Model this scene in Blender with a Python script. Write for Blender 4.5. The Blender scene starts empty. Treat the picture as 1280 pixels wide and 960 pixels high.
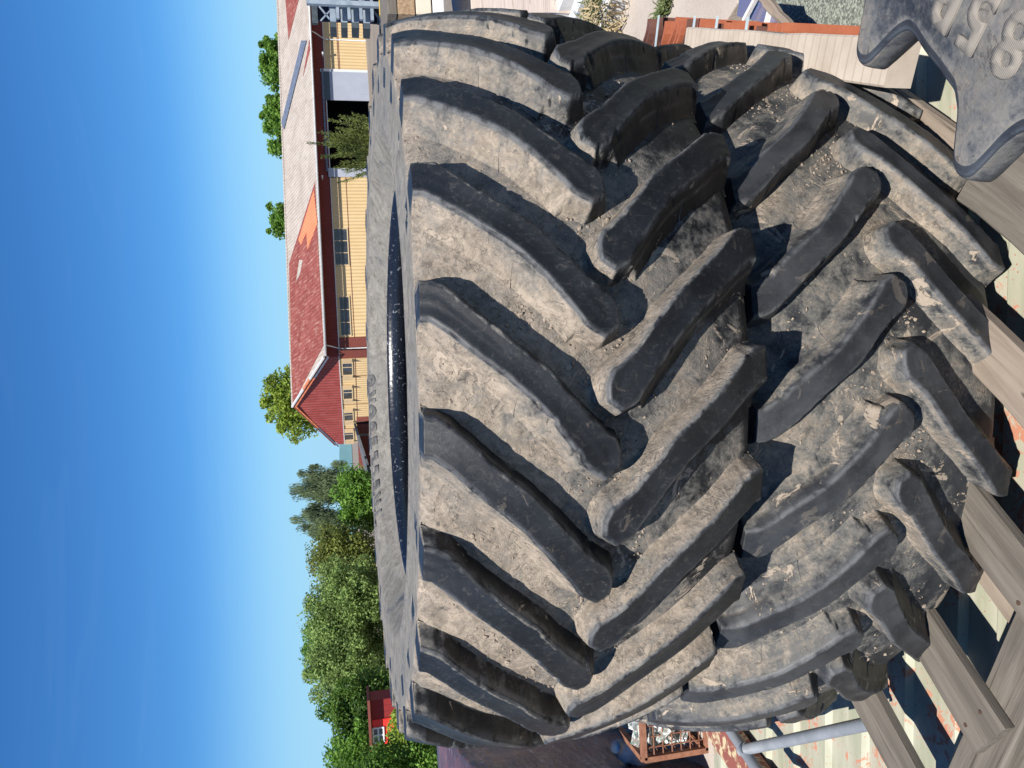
import bpy, bmesh, math, random
import numpy as np
from mathutils import Matrix, Vector
R_ = math.radians
sc = bpy.context.scene
rnd = random.Random(7)
rng = np.random.default_rng(7)

# ------------------------------------------------------------------ camera
EYE = 1.5
PITCH, ROLL, FPX = 0.21083, 0.05247, 960.0
r0 = Vector((1, 0, 0)); fw = Vector((0, math.cos(PITCH), -math.sin(PITCH))); d0 = -Vector((0, math.sin(PITCH), math.cos(PITCH)))
right = math.cos(ROLL) * r0 + math.sin(ROLL) * d0      # upright picture's right (= up in the turned frame)
down = -math.sin(ROLL) * r0 + math.cos(ROLL) * d0
cam_d = bpy.data.cameras.new('camera'); cam = bpy.data.objects.new('camera', cam_d)
sc.collection.objects.link(cam); sc.camera = cam
cam_d.sensor_fit = 'HORIZONTAL'; cam_d.sensor_width = 36; cam_d.lens = FPX / 1280 * 36
cam_d.clip_start = 0.05; cam_d.clip_end = 9000
M = Matrix((( down.x, right.x, -fw.x, 0), (down.y, right.y, -fw.y, 0), (down.z, right.z, -fw.z, EYE), (0, 0, 0, 1)))
cam.matrix_world = M

# ------------------------------------------------------------------ light
SUN_EL, SUN_AZ = 51.0, 195.0
w = bpy.data.worlds.new('World'); sc.world = w; w.use_nodes = True
nt = w.node_tree; nt.nodes.clear()
sky = nt.nodes.new('ShaderNodeTexSky'); sky.sky_type = 'NISHITA'; sky.sun_disc = False
sky.sun_elevation = R_(SUN_EL); sky.sun_rotation = R_(SUN_AZ)
sky.air_density = 1.0; sky.dust_density = 0.0; sky.ozone_density = 2.0; sky.altitude = 0
bg = nt.nodes.new("ShaderNodeBackground"); bg.inputs["Strength"].default_value = 0.064
wo = nt.nodes.new('ShaderNodeOutputWorld')
hs = nt.nodes.new('ShaderNodeHueSaturation'); hs.inputs['Saturation'].default_value = 1.22
nt.links.new(sky.outputs[0], hs.inputs['Color']); tcw = nt.nodes.new('ShaderNodeTexCoord'); sx = nt.nodes.new('ShaderNodeSeparateXYZ'); nt.links.new(tcw.outputs['Generated'], sx.inputs[0])
mrw = nt.nodes.new('ShaderNodeMapRange'); mrw.interpolation_type = 'SMOOTHSTEP'; nt.links.new(sx.outputs[2], mrw.inputs[0])
for i_, v_ in enumerate((.02, .20, .95, 0.0)): mrw.inputs[i_ + 1].default_value = v_
mxw = nt.nodes.new('ShaderNodeMix'); mxw.data_type = 'RGBA'; nt.links.new(mrw.outputs[0], mxw.inputs[0]); tnt = nt.nodes.new('ShaderNodeMix'); tnt.data_type = 'RGBA'; tnt.blend_type = 'MULTIPLY'; tnt.inputs[0].default_value = 1; nt.links.new(hs.outputs[0], tnt.inputs[6]); tnt.inputs[7].default_value = (.50, .88, 1.20, 1); nt.links.new(tnt.outputs[2], mxw.inputs[6]); mxw.inputs[7].default_value = (3.7, 6.6, 8.9, 1)
mpw = nt.nodes.new('ShaderNodeMapping'); mpw.inputs['Scale'].default_value = (1.2, 1.2, 14); nt.links.new(tcw.outputs['Generated'], mpw.inputs[0])
nzw = nt.nodes.new('ShaderNodeTexNoise'); nzw.inputs['Scale'].default_value = 2.6; nzw.inputs['Detail'].default_value = 6; nzw.inputs['Distortion'].default_value = .8; nt.links.new(mpw.outputs[0], nzw.inputs['Vector'])
mrc = nt.nodes.new('ShaderNodeMapRange'); mrc.interpolation_type = 'SMOOTHSTEP'; nt.links.new(nzw.outputs['Fac'], mrc.inputs[0])
for i_, v_ in enumerate((.54, .85, 0.0, .03)): mrc.inputs[i_ + 1].default_value = v_
cir = nt.nodes.new('ShaderNodeMix'); cir.data_type = 'RGBA'; nt.links.new(mrc.outputs[0], cir.inputs[0]); nt.links.new(mxw.outputs[2], cir.inputs[6]); cir.inputs[7].default_value = (7.5, 8.8, 9.6, 1)
nt.links.new(cir.outputs[2], bg.inputs[0]); nt.links.new(bg.outputs[0], wo.inputs[0])
sd = Vector((math.sin(R_(SUN_AZ)) * math.cos(R_(SUN_EL)), math.cos(R_(SUN_AZ)) * math.cos(R_(SUN_EL)), math.sin(R_(SUN_EL))))
ld = bpy.data.lights.new('sun', 'SUN'); ld.energy = 5.0; ld.angle = R_(0.53); ld.color = (1, .955, .89)
lo = bpy.data.objects.new('sun', ld); sc.collection.objects.link(lo)
lo.rotation_euler = sd.to_track_quat('Z', 'Y').to_euler()
sc.view_settings.view_transform = 'Standard'; sc.view_settings.look = 'None'
sc.view_settings.exposure = 0.72; sc.view_settings.gamma = 1.0; sc.view_settings.use_curve_mapping = False

# ------------------------------------------------------------------ helpers
def ray(px, py):
    v = fw * FPX + right * (480 - py) + down * (px - 640)
    return v.normalized()
def at(px, py, z):
    """the ground-plan point at height z on the sight line of a photograph point"""
    d = ray(px, py); s = (z - EYE) / d.z
    return Vector((d.x * s, d.y * s, z))
def atY(px, py, Y):
    d = ray(px, py); s = Y / d.y
    return Vector((d.x * s, Y, EYE + d.z * s))
def empty(name, loc=(0, 0, 0), rz=0.0):
    o = bpy.data.objects.new(name, None); sc.collection.objects.link(o)
    o.location = loc; o.rotation_euler = (0, 0, rz); o.empty_display_size = .2
    return o
def tag(o, label=None, cat=None, group=None, kind=None):
    if label: o['label'] = label
    if cat: o['category'] = cat
    if group: o['group'] = group
    if kind: o['kind'] = kind
    return o
def link(name, me, parent=None, mw=None):
    o = bpy.data.objects.new(name, me); sc.collection.objects.link(o)
    if parent: o.parent = parent
    if mw is not None: o.matrix_basis = mw
    return o
def mesh(name, vs, fs, mat, smooth=False):
    me = bpy.data.meshes.new(name); me.from_pydata([tuple(v) for v in vs], [], fs); me.materials.append(mat)
    if smooth: me.polygons.foreach_set('use_smooth', [True] * len(me.polygons))
    me.update(); return me
class MB:
    """collects simple shapes, then links them as one mesh"""
    def __init__(s): s.v = []; s.f = []
    def add(s, vs, fs):
        n = len(s.v); s.v += [Vector(v) for v in vs]; s.f += [tuple(i + n for i in f) for f in fs]; return s
    def box(s, c, size, rz=0, m=None, jit=0):
        hx, hy, hz = [q / 2 for q in size]; c = Vector(c); rot = Matrix.Rotation(rz, 3, 'Z') if m is None else m
        vs = [c + rot @ Vector((x * hx + rnd.uniform(-jit, jit), y * hy + rnd.uniform(-jit, jit), z * hz + rnd.uniform(-jit, jit))) for x in (-1, 1) for y in (-1, 1) for z in (-1, 1)]
        return s.add(vs, [(0, 1, 3, 2), (4, 6, 7, 5), (0, 4, 5, 1), (2, 3, 7, 6), (0, 2, 6, 4), (1, 5, 7, 3)])
    def bevbox(s, c, size, b=.004, rz=0, m=None):
        """box with chamfered long edges"""
        bm = bmesh.new(); bmesh.ops.create_cube(bm, size=1)
        for v in bm.verts: v.co = Vector((v.co.x * size[0], v.co.y * size[1], v.co.z * size[2]))
        bmesh.ops.bevel(bm, geom=bm.edges[:], offset=b, segments=2, affect='EDGES', profile=.6)
        rot = Matrix.Rotation(rz, 3, 'Z') if m is None else m; c = Vector(c)
        bm.verts.index_update()
        s.add([c + rot @ v.co for v in bm.verts], [[v.index for v in f.verts] for f in bm.faces]); bm.free(); return s
    def bar(s, a, b, wd, ht=None, up=Vector((0, 0, 1))):
        a = Vector(a); b = Vector(b); d = (b - a); L = d.length; d.normalize(); ht = ht or wd
        x = d.cross(up); x = x.normalized() if x.length > 1e-4 else Vector((1, 0, 0)); y = x.cross(d)
        m = Matrix((x, d, y)).transposed()
        return s.box((a + b) / 2, (wd, L, ht), m=m)
    def tube(s, pts, r, n=10):
        pts = [Vector(p) for p in pts]; base = len(s.v)
        for i, p in enumerate(pts):
            d = (pts[min(i + 1, len(pts) - 1)] - pts[max(i - 1, 0)]).normalized()
            x = d.cross(Vector((0, 0, 1)));  x = x.normalized() if x.length > 1e-3 else Vector((1, 0, 0)); y = d.cross(x)
            rr = r[i] if isinstance(r, (list, tuple)) else r
            for k in range(n):
                a = 2 * math.pi * k / n; s.v.append(p + x * math.cos(a) * rr + y * math.sin(a) * rr)
        for i in range(len(pts) - 1):
            for k in range(n):
                k2 = (k + 1) % n; s.f.append((base + i * n + k, base + i * n + k2, base + (i + 1) * n + k2, base + (i + 1) * n + k))
        s.f.append(tuple(base + k for k in range(n))); s.f.append(tuple(base + (len(pts) - 1) * n + k for k in range(n - 1, -1, -1)))
        return s
    def prism(s, poly, z0, z1):
        n = len(poly); vs = [(p[0], p[1], z0) for p in poly] + [(p[0], p[1], z1) for p in poly]
        return s.add(vs, [tuple(range(n - 1, -1, -1)), tuple(range(n, 2 * n))] + [(i, (i + 1) % n, n + (i + 1) % n, n + i) for i in range(n)])
    def build(s, name, mat, parent=None, smooth=False, mw=None):
        return link(name, mesh(name, s.v, s.f, mat, smooth), parent, mw)

# numpy value noise -------------------------------------------------
_perm = rng.random((32, 32, 32))
def vnoise(P):
    i = np.floor(P).astype(int); f = P - i; f = f * f * (3 - 2 * f); out = 0
    for dx in (0, 1):
        for dy in (0, 1):
            for dz in (0, 1):
                wgt = (f[:, 0] if dx else 1 - f[:, 0]) * (f[:, 1] if dy else 1 - f[:, 1]) * (f[:, 2] if dz else 1 - f[:, 2])
                out = out + wgt * _perm[(i[:, 0] + dx) % 32, (i[:, 1] + dy) % 32, (i[:, 2] + dz) % 32]
    return out * 2 - 1
def fbm(P, oct=4, gain=.5):
    s = 0; a = 1; t = 0
    for k in range(oct): s = s + a * vnoise(P * 2 ** k + 17.3 * k); t += a; a *= gain
    return s / t

# ------------------------------------------------------------------ materials
KA = .80          # all base colours share this calibration against the exposure
class NT:
    def __init__(s, name):
        s.m = bpy.data.materials.new(name); s.m.use_nodes = True; s.t = s.m.node_tree; s.t.nodes.clear()
        s.out = s.n('OutputMaterial'); s.p = s.n('BsdfPrincipled'); s.l(s.p.outputs[0], s.out.inputs[0])
    def n(s, t, **k):
        x = s.t.nodes.new('ShaderNode' + t)
        for a, b in k.items(): setattr(x, a, b)
        return x
    def l(s, a, b): s.t.links.new(a, b)
    def inp(s, sock, v):
        if isinstance(v, bpy.types.NodeSocket): s.l(v, sock)
        elif v is not None: sock.default_value = v
    def coord(s, which='Object', scale=(1, 1, 1), rot=(0, 0, 0)):
        c = s.n('TexCoord') if which != 'World' else s.n('NewGeometry'); m = s.n('Mapping')
        s.l(c.outputs['Position' if which == 'World' else which], m.inputs[0]); m.inputs['Scale'].default_value = scale; m.inputs['Rotation'].default_value = rot
        return m.outputs[0]
    def noise(s, co, scale, detail=4, rough=.55, dist=0):
        x = s.n('TexNoise'); s.inp(x.inputs['Vector'], co); x.inputs['Scale'].default_value = scale
        x.inputs['Detail'].default_value = detail; x.inputs['Roughness'].default_value = rough; x.inputs['Distortion'].default_value = dist
        return x.outputs['Fac']
    def voro(s, co, scale, feat='F1', out='Distance'):
        x = s.n('TexVoronoi', feature=feat); s.inp(x.inputs['Vector'], co); x.inputs['Scale'].default_value = scale; return x.outputs[out]
    def ramp(s, f, a, b, c0=0., c1=1.):
        x = s.n('MapRange'); x.interpolation_type = 'SMOOTHSTEP'; s.inp(x.inputs[0], f)
        for i, v in enumerate((a, b, c0, c1)): x.inputs[i + 1].default_value = v
        return x.outputs[0]
    def math(s, op, a, b=None, c=None):
        x = s.n('Math', operation=op); s.inp(x.inputs[0], a); s.inp(x.inputs[1], b)
        if c is not None: s.inp(x.inputs[2], c)
        return x.outputs[0]
    def mix(s, f, a, b):
        x = s.n('Mix', data_type='RGBA'); s.inp(x.inputs[0], f)
        for i, v in ((6, a), (7, b)):
            if isinstance(v, bpy.types.NodeSocket): s.l(v, x.inputs[i])
            else: x.inputs[i].default_value = (*[q * KA for q in v], 1)
        return x.outputs[2]
    def attr(s, name): x = s.n('Attribute', attribute_name=name); return x.outputs['Fac']
    def bump(s, h, strength=.5, dist=.01, prev=None):
        x = s.n('Bump'); x.inputs['Strength'].default_value = strength; x.inputs['Distance'].default_value = dist; s.l(h, x.inputs['Height'])
        if prev is not None: s.l(prev, x.inputs['Normal'])
        return x.outputs[0]
    def done(s, col=None, rough=None, nrm=None, metal=None, spec=None):
        if col is not None: s.inp(s.p.inputs['Base Color'], col if isinstance(col, bpy.types.NodeSocket) else (*[q * KA for q in col], 1))
        s.inp(s.p.inputs['Roughness'], rough); s.inp(s.p.inputs['Metallic'], metal)
        if spec is not None: s.p.inputs['Specular IOR Level'].default_value = spec
        if nrm is not None: s.l(nrm, s.p.inputs['Normal'])
        return s.m

def mat_noise(name, c0, c1, scale=3, rough=.8, bump=.3, bscale=None, bdist=.01, co='Object', stretch=(1, 1, 1), spec=.3, metal=None, detail=6):
    k = NT(name); v = k.coord(co, stretch); f = k.ramp(k.noise(v, scale, detail, .6), .3, .7)
    b = k.bump(k.noise(v, bscale or scale * 6, 5, .65), bump, bdist)
    return k.done(k.mix(f, c0, c1), rough, b, metal, spec)

def rubber(name, dust=.0, flake=.0, dust_shade=1.0, dustcol=(.405, .335, .262), grey=(.20, .19, .172), dark=(.009, .0105, .0135), dark2=(.018, .0205, .025), flank=.12, smooth=1.0, edgecol=(.17, .175, .18)):
    """rubber with dried mud; 'hgt' is 0 on the groove floor and 1 on the lug top, 'edge' marks worn edges"""
    k = NT(name); v = k.coord('World'); h = k.attr('hgt'); e = k.attr('edge')
    n1 = k.noise(v, 6, 3, .5, .3); n2 = k.noise(v, 30, 8, .66, .5); n3 = k.noise(v, 150, 5, .7); nb = k.noise(v, 14, 5, .6, .3)
    top = k.ramp(h, .80, .99)
    scr = k.noise(k.coord('World', (70, 70, 5)), 3.2, 4, .6)
    base = k.mix(k.ramp(nb, .35, .68), dark, dark2)
    base = k.mix(k.math('MULTIPLY', k.ramp(scr, .58, .8), .28), base, (.10, .105, .11))
    base = k.mix(k.math('MULTIPLY', k.ramp(n3, .55, .8), .30), base, (.10, .097, .09))
    # dust settles everywhere but on the rubbed lug tops
    m = k.math('ADD', k.math('MULTIPLY', n1, .80), k.math('MULTIPLY', n2, .62))
    m = k.math('ADD', m, k.math('MULTIPLY', n3, .32))
    m = k.math('ADD', m, k.math('MULTIPLY', h, -flank))
    m = k.math('ADD', m, k.math('MULTIPLY', top, -.62)); m = k.math('ADD', m, k.math('MULTIPLY', k.attr('band'), .52))
    m = k.math('ADD', m, k.math('MULTIPLY', k.noise(v, 12, 7, .72, 1.0), .45))
    gz_ = k.n('SeparateXYZ'); k.l(k.n('NewGeometry').outputs['Normal'], gz_.inputs[0])      # dust colour thinned on downward faces, painting their shade deeper
    m = k.math('ADD', m, k.math('MULTIPLY', k.ramp(gz_.outputs[2], -.75, .45, -.34, .07), dust_shade))
    m = k.math('ADD', m, dust - .275)
    greym = k.ramp(m, .60, .84); tanm = k.ramp(m, .72, .98)
    tan = k.mix(k.ramp(k.noise(v, 24, 8, .78, .8), .36, .62), dustcol, tuple(q * .50 for q in dustcol))
    tan = k.mix(k.math('MULTIPLY', k.ramp(n3, .55, .78), .5), tan, tuple(min(1, q * 1.3) for q in dustcol))
    col = k.mix(k.math('MULTIPLY', greym, .9), base, grey)
    col = k.mix(k.math('MULTIPLY', tanm, .88), col, tan)
    sp = k.ramp(k.noise(v, 48, 8, .82, 1.6), .53, .62)
    col = k.mix(k.math('MULTIPLY', k.math('MULTIPLY', sp, k.ramp(nb, .30, .58)), .78), col, (.06, .058, .056))
    st = k.voro(v, 110); col = k.mix(k.math('MULTIPLY', k.math('MULTIPLY', k.ramp(st, .20, .10), tanm), .35), col, tuple(min(1, q * 1.35) for q in dustcol))
    col = k.mix(k.math('MULTIPLY', k.math('MULTIPLY', e, k.ramp(n2, .36, .58)), .6), col, edgecol)
    if flake > 0:
        fl = k.math('MULTIPLY', k.ramp(k.noise(v, 13, 9, .70, .9), .665 - flake, .685 - flake), k.math('SUBTRACT', 1.0, k.math('MULTIPLY', top, .85)))
        col = k.mix(k.math('MULTIPLY', fl, .85), col, k.mix(n3, tuple(q * .8 for q in dustcol), tuple(min(1, q * 1.25) for q in dustcol)))
    ridge = k.attr('ridge'); col = k.mix(k.math('MULTIPLY', ridge, .32), col, tuple(q * 1.15 for q in dustcol))
    rough = k.math('MAXIMUM', k.ramp(greym, 0, 1, .50, .93), k.math('MULTIPLY', e, .75))
    cr = k.voro(v, 70, 'DISTANCE_TO_EDGE'); crk = k.math('MULTIPLY', k.ramp(cr, 0, .12), k.math('MULTIPLY', tanm, k.ramp(nb, .45, .6)))
    b = k.bump(k.math('MULTIPLY', n2, k.math('ADD', k.math('MULTIPLY', tanm, .8), .05)), .40 * smooth, .008)
    b = k.bump(ridge, .7, .0025, b)
    if flake > 0: b = k.bump(fl, .6, .0025, b)
    b = k.bump(k.math('MULTIPLY', sp, k.math('MULTIPLY', tanm, -1)), .45 * smooth, .0035, b); b = k.bump(k.math('MULTIPLY', st, k.math('MULTIPLY', tanm, -1)), .2 * smooth, .003, b); b = k.bump(crk, .35 * smooth, .002, b); b = k.bump(n3, .22, .0014, b); b = k.bump(k.noise(v, 420, 3, .7), .25, .0007, b)
    return k.done(col, rough, b, spec=.3)

def wood(name, c0, c1, axis_rot=0.0, s=1.0, crack=(.05, .04, .03)):
    k = NT(name); v = k.coord('Object', (s, s * 14, s * 14)); n = k.noise(v, 2.2, 8, .65, .6); n2 = k.noise(k.coord('Object', (s * .8, s * 40, s * 40)), 2, 5, .7)
    n3 = k.noise(k.coord('Object'), 2.5, 4, .6)
    c = k.mix(k.ramp(n, .28, .72), c0, c1); c = k.mix(k.math('MULTIPLY', k.ramp(n2, .56, .68), .7), c, crack)
    c = k.mix(k.math('MULTIPLY', k.ramp(n3, .5, .75), .35), c, tuple(q * .55 for q in c0))
    kn = k.voro(k.coord('Object', (s * 3, s * 9, s * 9)), 1.9); c = k.mix(k.math('MULTIPLY', k.ramp(kn, .10, .04), .7), c, crack)
    b = k.bump(n, .5, .006); b = k.bump(n2, .5, .003, b)
    return k.done(c, .85, b, spec=.2)

MT = {}
MT['rubber_upper'] = rubber('muddy_rubber', dust=.07, flake=.05)
MT['rubber_lug'] = rubber('worn_lug_rubber', dust=.07, flake=.04)
MT['rubber_lower'] = rubber('greyed_rubber', dust=-.01, flake=.075, grey=(.17, .165, .15), dark=(.020, .022, .026), dark2=(.045, .048, .053), flank=.22)
MT['rubber_side'] = rubber('dusty_sidewall_rubber', dust=-.03, dust_shade=.5, grey=(.17, .17, .165), dark=(.028, .033, .043), dark2=(.056, .064, .077), dustcol=(.27, .24, .20), flank=-.12, smooth=.3, edgecol=(.12, .14, .17))
MT['sidewall'] = rubber('pale_dusty_sidewall', dust=.04, grey=(.21, .20, .18), dark=(.06, .063, .066), dark2=(.10, .10, .10), dustcol=(.27, .25, .215), flank=0, smooth=.4)
k = NT('glossy_bead_rubber'); v = k.coord('World'); n = k.noise(v, 45, 6, .75, 2.0)
c = k.mix(k.ramp(n, .60, .66), (.010, .012, .018), (.45, .46, .48)); MT['bead'] = k.done(c, .28, k.bump(k.noise(v, 60, 5), .4, .003), spec=.6)

# ------------------------------------------------------------------ tractor tyres
NL = 25
D2R = math.pi / 180
U_EDGE = [(-.25, 0), (0, 0), (.023, .3), (.038, .8), (.064, 2.6), (.092, 4.6), (.121, 6.4), (.148, 8.0), (.178, 9.9), (.209, 12.4), (.241, 14.9), (.276, 16.9)]
NOSE = [(.285, 18.3), (.284, 20.1), (.262, 21.2), (.238, 20.2)]
L_EDGE = [(.207, 17.2), (.181, 14.9), (.15, 12.5), (.121, 10.6), (.092, 9.0), (.064, 7.3), (.037, 5.6), (.014, 4.4), (0, 4.2), (-.25, 4.2)]
def smooth01(x): x = np.clip(x, 0, 1); return x * x * (3 - 2 * x)
class TyreShape:
    def __init__(s, w, R=.835, a=.047, H=.047, span=1.0, Rb=.4826, ext=.09, kf=.81, lift=.0, bulge=.0, WL=.046, WU=.014):
        s.bulge, s.WL, s.WU = bulge, WL, WU; s.ext, s.kf, s.lift = ext, kf, lift
        s.w, s.R, s.a, s.H, s.span, s.Rb = w, R, a, H, span, Rb
        s.rf0 = R - a - H
    def rtop(s, t): return s.R - s.a * np.abs(np.clip(2 * t / s.w - 1, -1.05, 1.05)) ** 2.2
    def zs(s, r):
        q = np.clip((s.rf0 - r) / (s.rf0 - .50), 0, 1)
        return s.bulge * np.sin(np.pi * q ** .8) - .052 * smooth01((q - .62) / .38)
    def floor(s, t):
        """r, z of the groove floor / sidewall at tread coordinate t (t<0: on the sidewall)"""
        rt = s.rtop(np.maximum(t, 0)) - s.H
        r = np.where(t >= 0, rt, s.rf0 + t * s.kf); z = np.where(t >= 0, -t, 0.0)
        zsw = s.zs(r); z = np.where(t < 0, zsw, z)
        return r, z
    def top(s, t):
        r = np.where(t >= 0, s.rtop(np.maximum(t, 0)), s.R - s.a + t * (s.kf + s.H / s.ext))
        rf = s.rf0 + t * s.kf
        z = np.where(t >= 0, -t, s.zs(rf) + s.lift * np.sin(np.clip(-t / s.ext, 0, 1) * math.pi))
        return r, z
    def profile(s):
        half = []
        for t in np.linspace(s.w / 2, .014, 26): half.append((float(s.rtop(t)) - s.H, -t, 'T'))
        for k in range(1, 5):
            a = k / 5 * math.pi / 2; half.append((s.rf0 - .012 + .012 * math.cos(a), -.012 + .012 * math.sin(a), 'T'))
        for r in np.linspace(s.rf0 - .012, .50, 22): half.append((r, float(s.zs(r)), 'S'))
        b = s.Rb
        half += [(b + .012, -.048, 'B'), (b + .006, -.053, 'B'), (b + .003, -.060, 'B'), (b, -.066, 'B'), (b, -.090, 'B'), (b + .004, -.104, 'B'), (b + .012, -.110, 'B'), (b + .026, -.104, 'B'), (b + .05, -.086, 'B')]
        for r in np.linspace(.56, .68, 6): half.append((r, float(s.zs(r)) - .034, 'I'))
        half += [(.70, -.045, 'I'), (.712, -.07, 'I'), (.716, -.12, 'I'), (.72, -s.w / 2, 'I')]
        other = [(r, -s.w - z, c) for r, z, c in half[::-1]][1:-1]
        return half + other
def seg_dist(P, A, B):
    AB = B - A; t = np.clip(((P - A) @ AB) / (AB @ AB), 0, 1); return np.linalg.norm(P - (A + t[:, None] * AB), axis=1)
def lug_mesh(ts, mirror, seed, mat):
    pol = []; wid = []
    kk = D2R * .83 * ts.span
    for t, a in U_EDGE: pol.append((t, a * kk)); wid.append(ts.WU)
    for t, a in NOSE: pol.append((t, a * kk)); wid.append(ts.WU * 1.25)
    for t, a in L_EDGE: pol.append((t, a * kk)); wid.append(ts.WL)
    pol = np.array(pol, float)
    ks = (ts.w / .548)
    pol[:, 0] = np.where(pol[:, 0] > 0, pol[:, 0] * ks, pol[:, 0])
    n = len(pol)
    uu = np.array(sorted([(t * (ks if t > 0 else 1), a * kk) for t, a in U_EDGE])); ll = np.array(sorted([(t * (ks if t > 0 else 1), a * kk) for t, a in L_EDGE + [(.236, 20.1)]]))
    rows = np.concatenate([np.linspace(-ts.ext, -.004, 24), [-.002, 0, .002], np.linspace(.005, .315 * ks, 104)])
    inner = np.linspace(-1, 1, 15); outer = np.array([.002, .004, .007, .010, .013, .017, .021, .026, .031, .037])
    V = []; Tt = []; Aa = []
    for t in rows:
        if t <= .236 * ks: u = np.interp(t, uu[:, 0], uu[:, 1]); l = np.interp(t, ll[:, 0], ll[:, 1])
        else:
            u0 = np.interp(.236 * ks, uu[:, 0], uu[:, 1]); l0 = np.interp(.236 * ks, ll[:, 0], ll[:, 1]); sl = (np.interp(.236 * ks, uu[:, 0], uu[:, 1]) - np.interp(.19 * ks, uu[:, 0], uu[:, 1])) / (.046 * ks)
            ex = (t - .236 * ks) * sl * .55; u = u0 + ex; l = l0 + ex
        mid = (u + l) / 2; hw = (l - u) / 2
        c = np.concatenate([mid - hw - outer[::-1] * (ts.WU * 1.3 / .037 + .15), mid + inner * hw, mid + hw + outer * (ts.WL * 1.06 / .037)])
        Tt += [t] * len(c); Aa += list(c)
    Tt = np.array(Tt); Aa = np.array(Aa); P = np.stack([Tt, Aa], 1); nc = len(outer) * 2 + len(inner)
    best = np.full(len(P), 9.); W = np.full(len(P), ts.WU); winding = np.zeros(len(P))
    for i in range(n - 1):
        A, B = pol[i], pol[i + 1]; d = seg_dist(P, A, B); W = np.where(d < best - 1e-6, wid[i + 1] if i + 1 < n else wid[i], W); best = np.minimum(best, d)
    inside = np.zeros(len(P), bool)
    for i in range(n):
        A, B = pol[i], pol[(i + 1) % n]
        cond = ((A[1] > P[:, 1]) != (B[1] > P[:, 1]))
        den = np.where(abs(B[1] - A[1]) < 1e-12, 1e-12, B[1] - A[1])
        inside ^= cond & (P[:, 0] < (B[0] - A[0]) * (P[:, 1] - A[1]) / den + A[0])
    sdist = np.where(inside, -best, best)
    N3 = np.stack([Tt * 22, Aa * 22, np.full(len(Tt), seed * 3.7)], 1)
    nz = fbm(N3, 3)
    sdist = sdist + nz * .0020 + fbm(np.stack([Tt * 90, Aa * 90, np.full(len(Tt), seed * 3.7)], 1), 2) * .0011
    chip = fbm(np.stack([Tt * 55, Aa * 55, np.full(len(Tt), seed * 8.3)], 1), 2); sdist = sdist + np.clip(chip - .42, 0, 1) * .014 * (np.abs(sdist) < .012)
    isU = (W <= ts.WU + 1e-9) & (Tt < .27 * ks)
    soft = 1 + 2.2 * np.clip(-Tt / ts.ext, 0, 1)
    x = np.clip((sdist + .0016) / (W * soft), 0, 1)
    h = .62 * (1 - x) + .38 * (1 - smooth01(x)); lw = (W - ts.WU * 1.3) / max(ts.WL - ts.WU * 1.3, 1e-4); lw = np.clip(lw, 0, 1)
    h = h * (1 - lw) + lw * (.55 * (1 - x) ** 2.6 + .45 * (1 - smooth01(x)) ** 1.4); h = np.where(x <= 0, 1, h)
    # small fillet at the foot
    h = np.where(h < .22, h * h / .22 * .75 + h * .25, h)
    # worn, slightly dished top
    hh = h * 1.035 - .035
    rf, zf = ts.floor(Tt); rt, zt = ts.top(Tt)
    worn = fbm(np.stack([Tt * 9, Aa * 14, np.full(len(Tt), seed * 5.1)], 1), 3) * .0022 - .0025 * np.clip(1 - np.abs(sdist + .02) / .02, 0, 1)
    hN = hh + (worn / ts.H) * h
    r = rf + (rt - rf) * hN; z = zf + (zt - zf) * hN - np.where(Tt < 0, .0022 * (1 - h) , 0)
    ang = -Aa / .83
    z0 = z if not mirror else -ts.w - z
    vs = np.stack([r * np.cos(ang), r * np.sin(ang), z0], 1)
    nr = len(rows); fs = []
    for i in range(nr - 1):
        for j in range(nc - 1):
            q = (i * nc + j, i * nc + j + 1, (i + 1) * nc + j + 1, (i + 1) * nc + j)
            if max(h[q[0]], h[q[1]], h[q[2]], h[q[3]]) <= 0: continue
            fs.append(q if mirror else q[::-1])
    # a thin mould rib crossing the broad flank
    rr = int(np.argmin(np.abs(rows - (.125 + .012 * math.sin(seed * 9)) * ks))); j0 = len(outer) + len(inner) + 4; n0 = len(vs); ex = []
    for j in range(j0, nc):
        p = vs[rr * nc + j]; q = vs[(rr + 1) * nc + j]; dt = (q - p) / np.linalg.norm(q - p) * .0011; rad = np.array([p[0], p[1], 0]); rad /= np.linalg.norm(rad)
        ex += [p - dt - rad * .0005, p + rad * .0016, p + dt - rad * .0005]
    vs = np.concatenate([vs, np.array(ex)])
    for j in range(nc - j0 - 1):
        for q_ in (0, 1): f_ = (n0 + j * 3 + q_, n0 + j * 3 + q_ + 1, n0 + j * 3 + q_ + 4, n0 + j * 3 + q_ + 3); fs.append(f_); 
    pad = len(ex); h = np.concatenate([h, np.full(pad, .3)]); sdist = np.concatenate([sdist, np.full(pad, .5)]); isU = np.concatenate([isU, np.zeros(pad, bool)]); W = np.concatenate([W, np.zeros(pad)])
    me = bpy.data.meshes.new('tread_lug'); me.from_pydata(vs.tolist(), [], fs); me.materials.append(mat)
    me.polygons.foreach_set('use_smooth', [True] * len(me.polygons))
    a = me.attributes.new('hgt', 'FLOAT', 'POINT'); a.data.foreach_set('value', h.astype(np.float32))
    a = me.attributes.new('edge', 'FLOAT', 'POINT'); a.data.foreach_set('value', np.exp(-(np.abs(sdist) / .0032) ** 2).astype(np.float32))
    bd = np.exp(-((sdist + .004) / .006) ** 2) * isU * (sdist < .004)
    rg = np.exp(-((sdist - .0125) / .0012) ** 2) * (W > ts.WL * .9) * .75
    for nm, vv in (('band', bd), ('ridge', rg)):
        a = me.attributes.new(nm, 'FLOAT', 'POINT'); a.data.foreach_set('value', vv.astype(np.float32))
    me.update()
    return me
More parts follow.
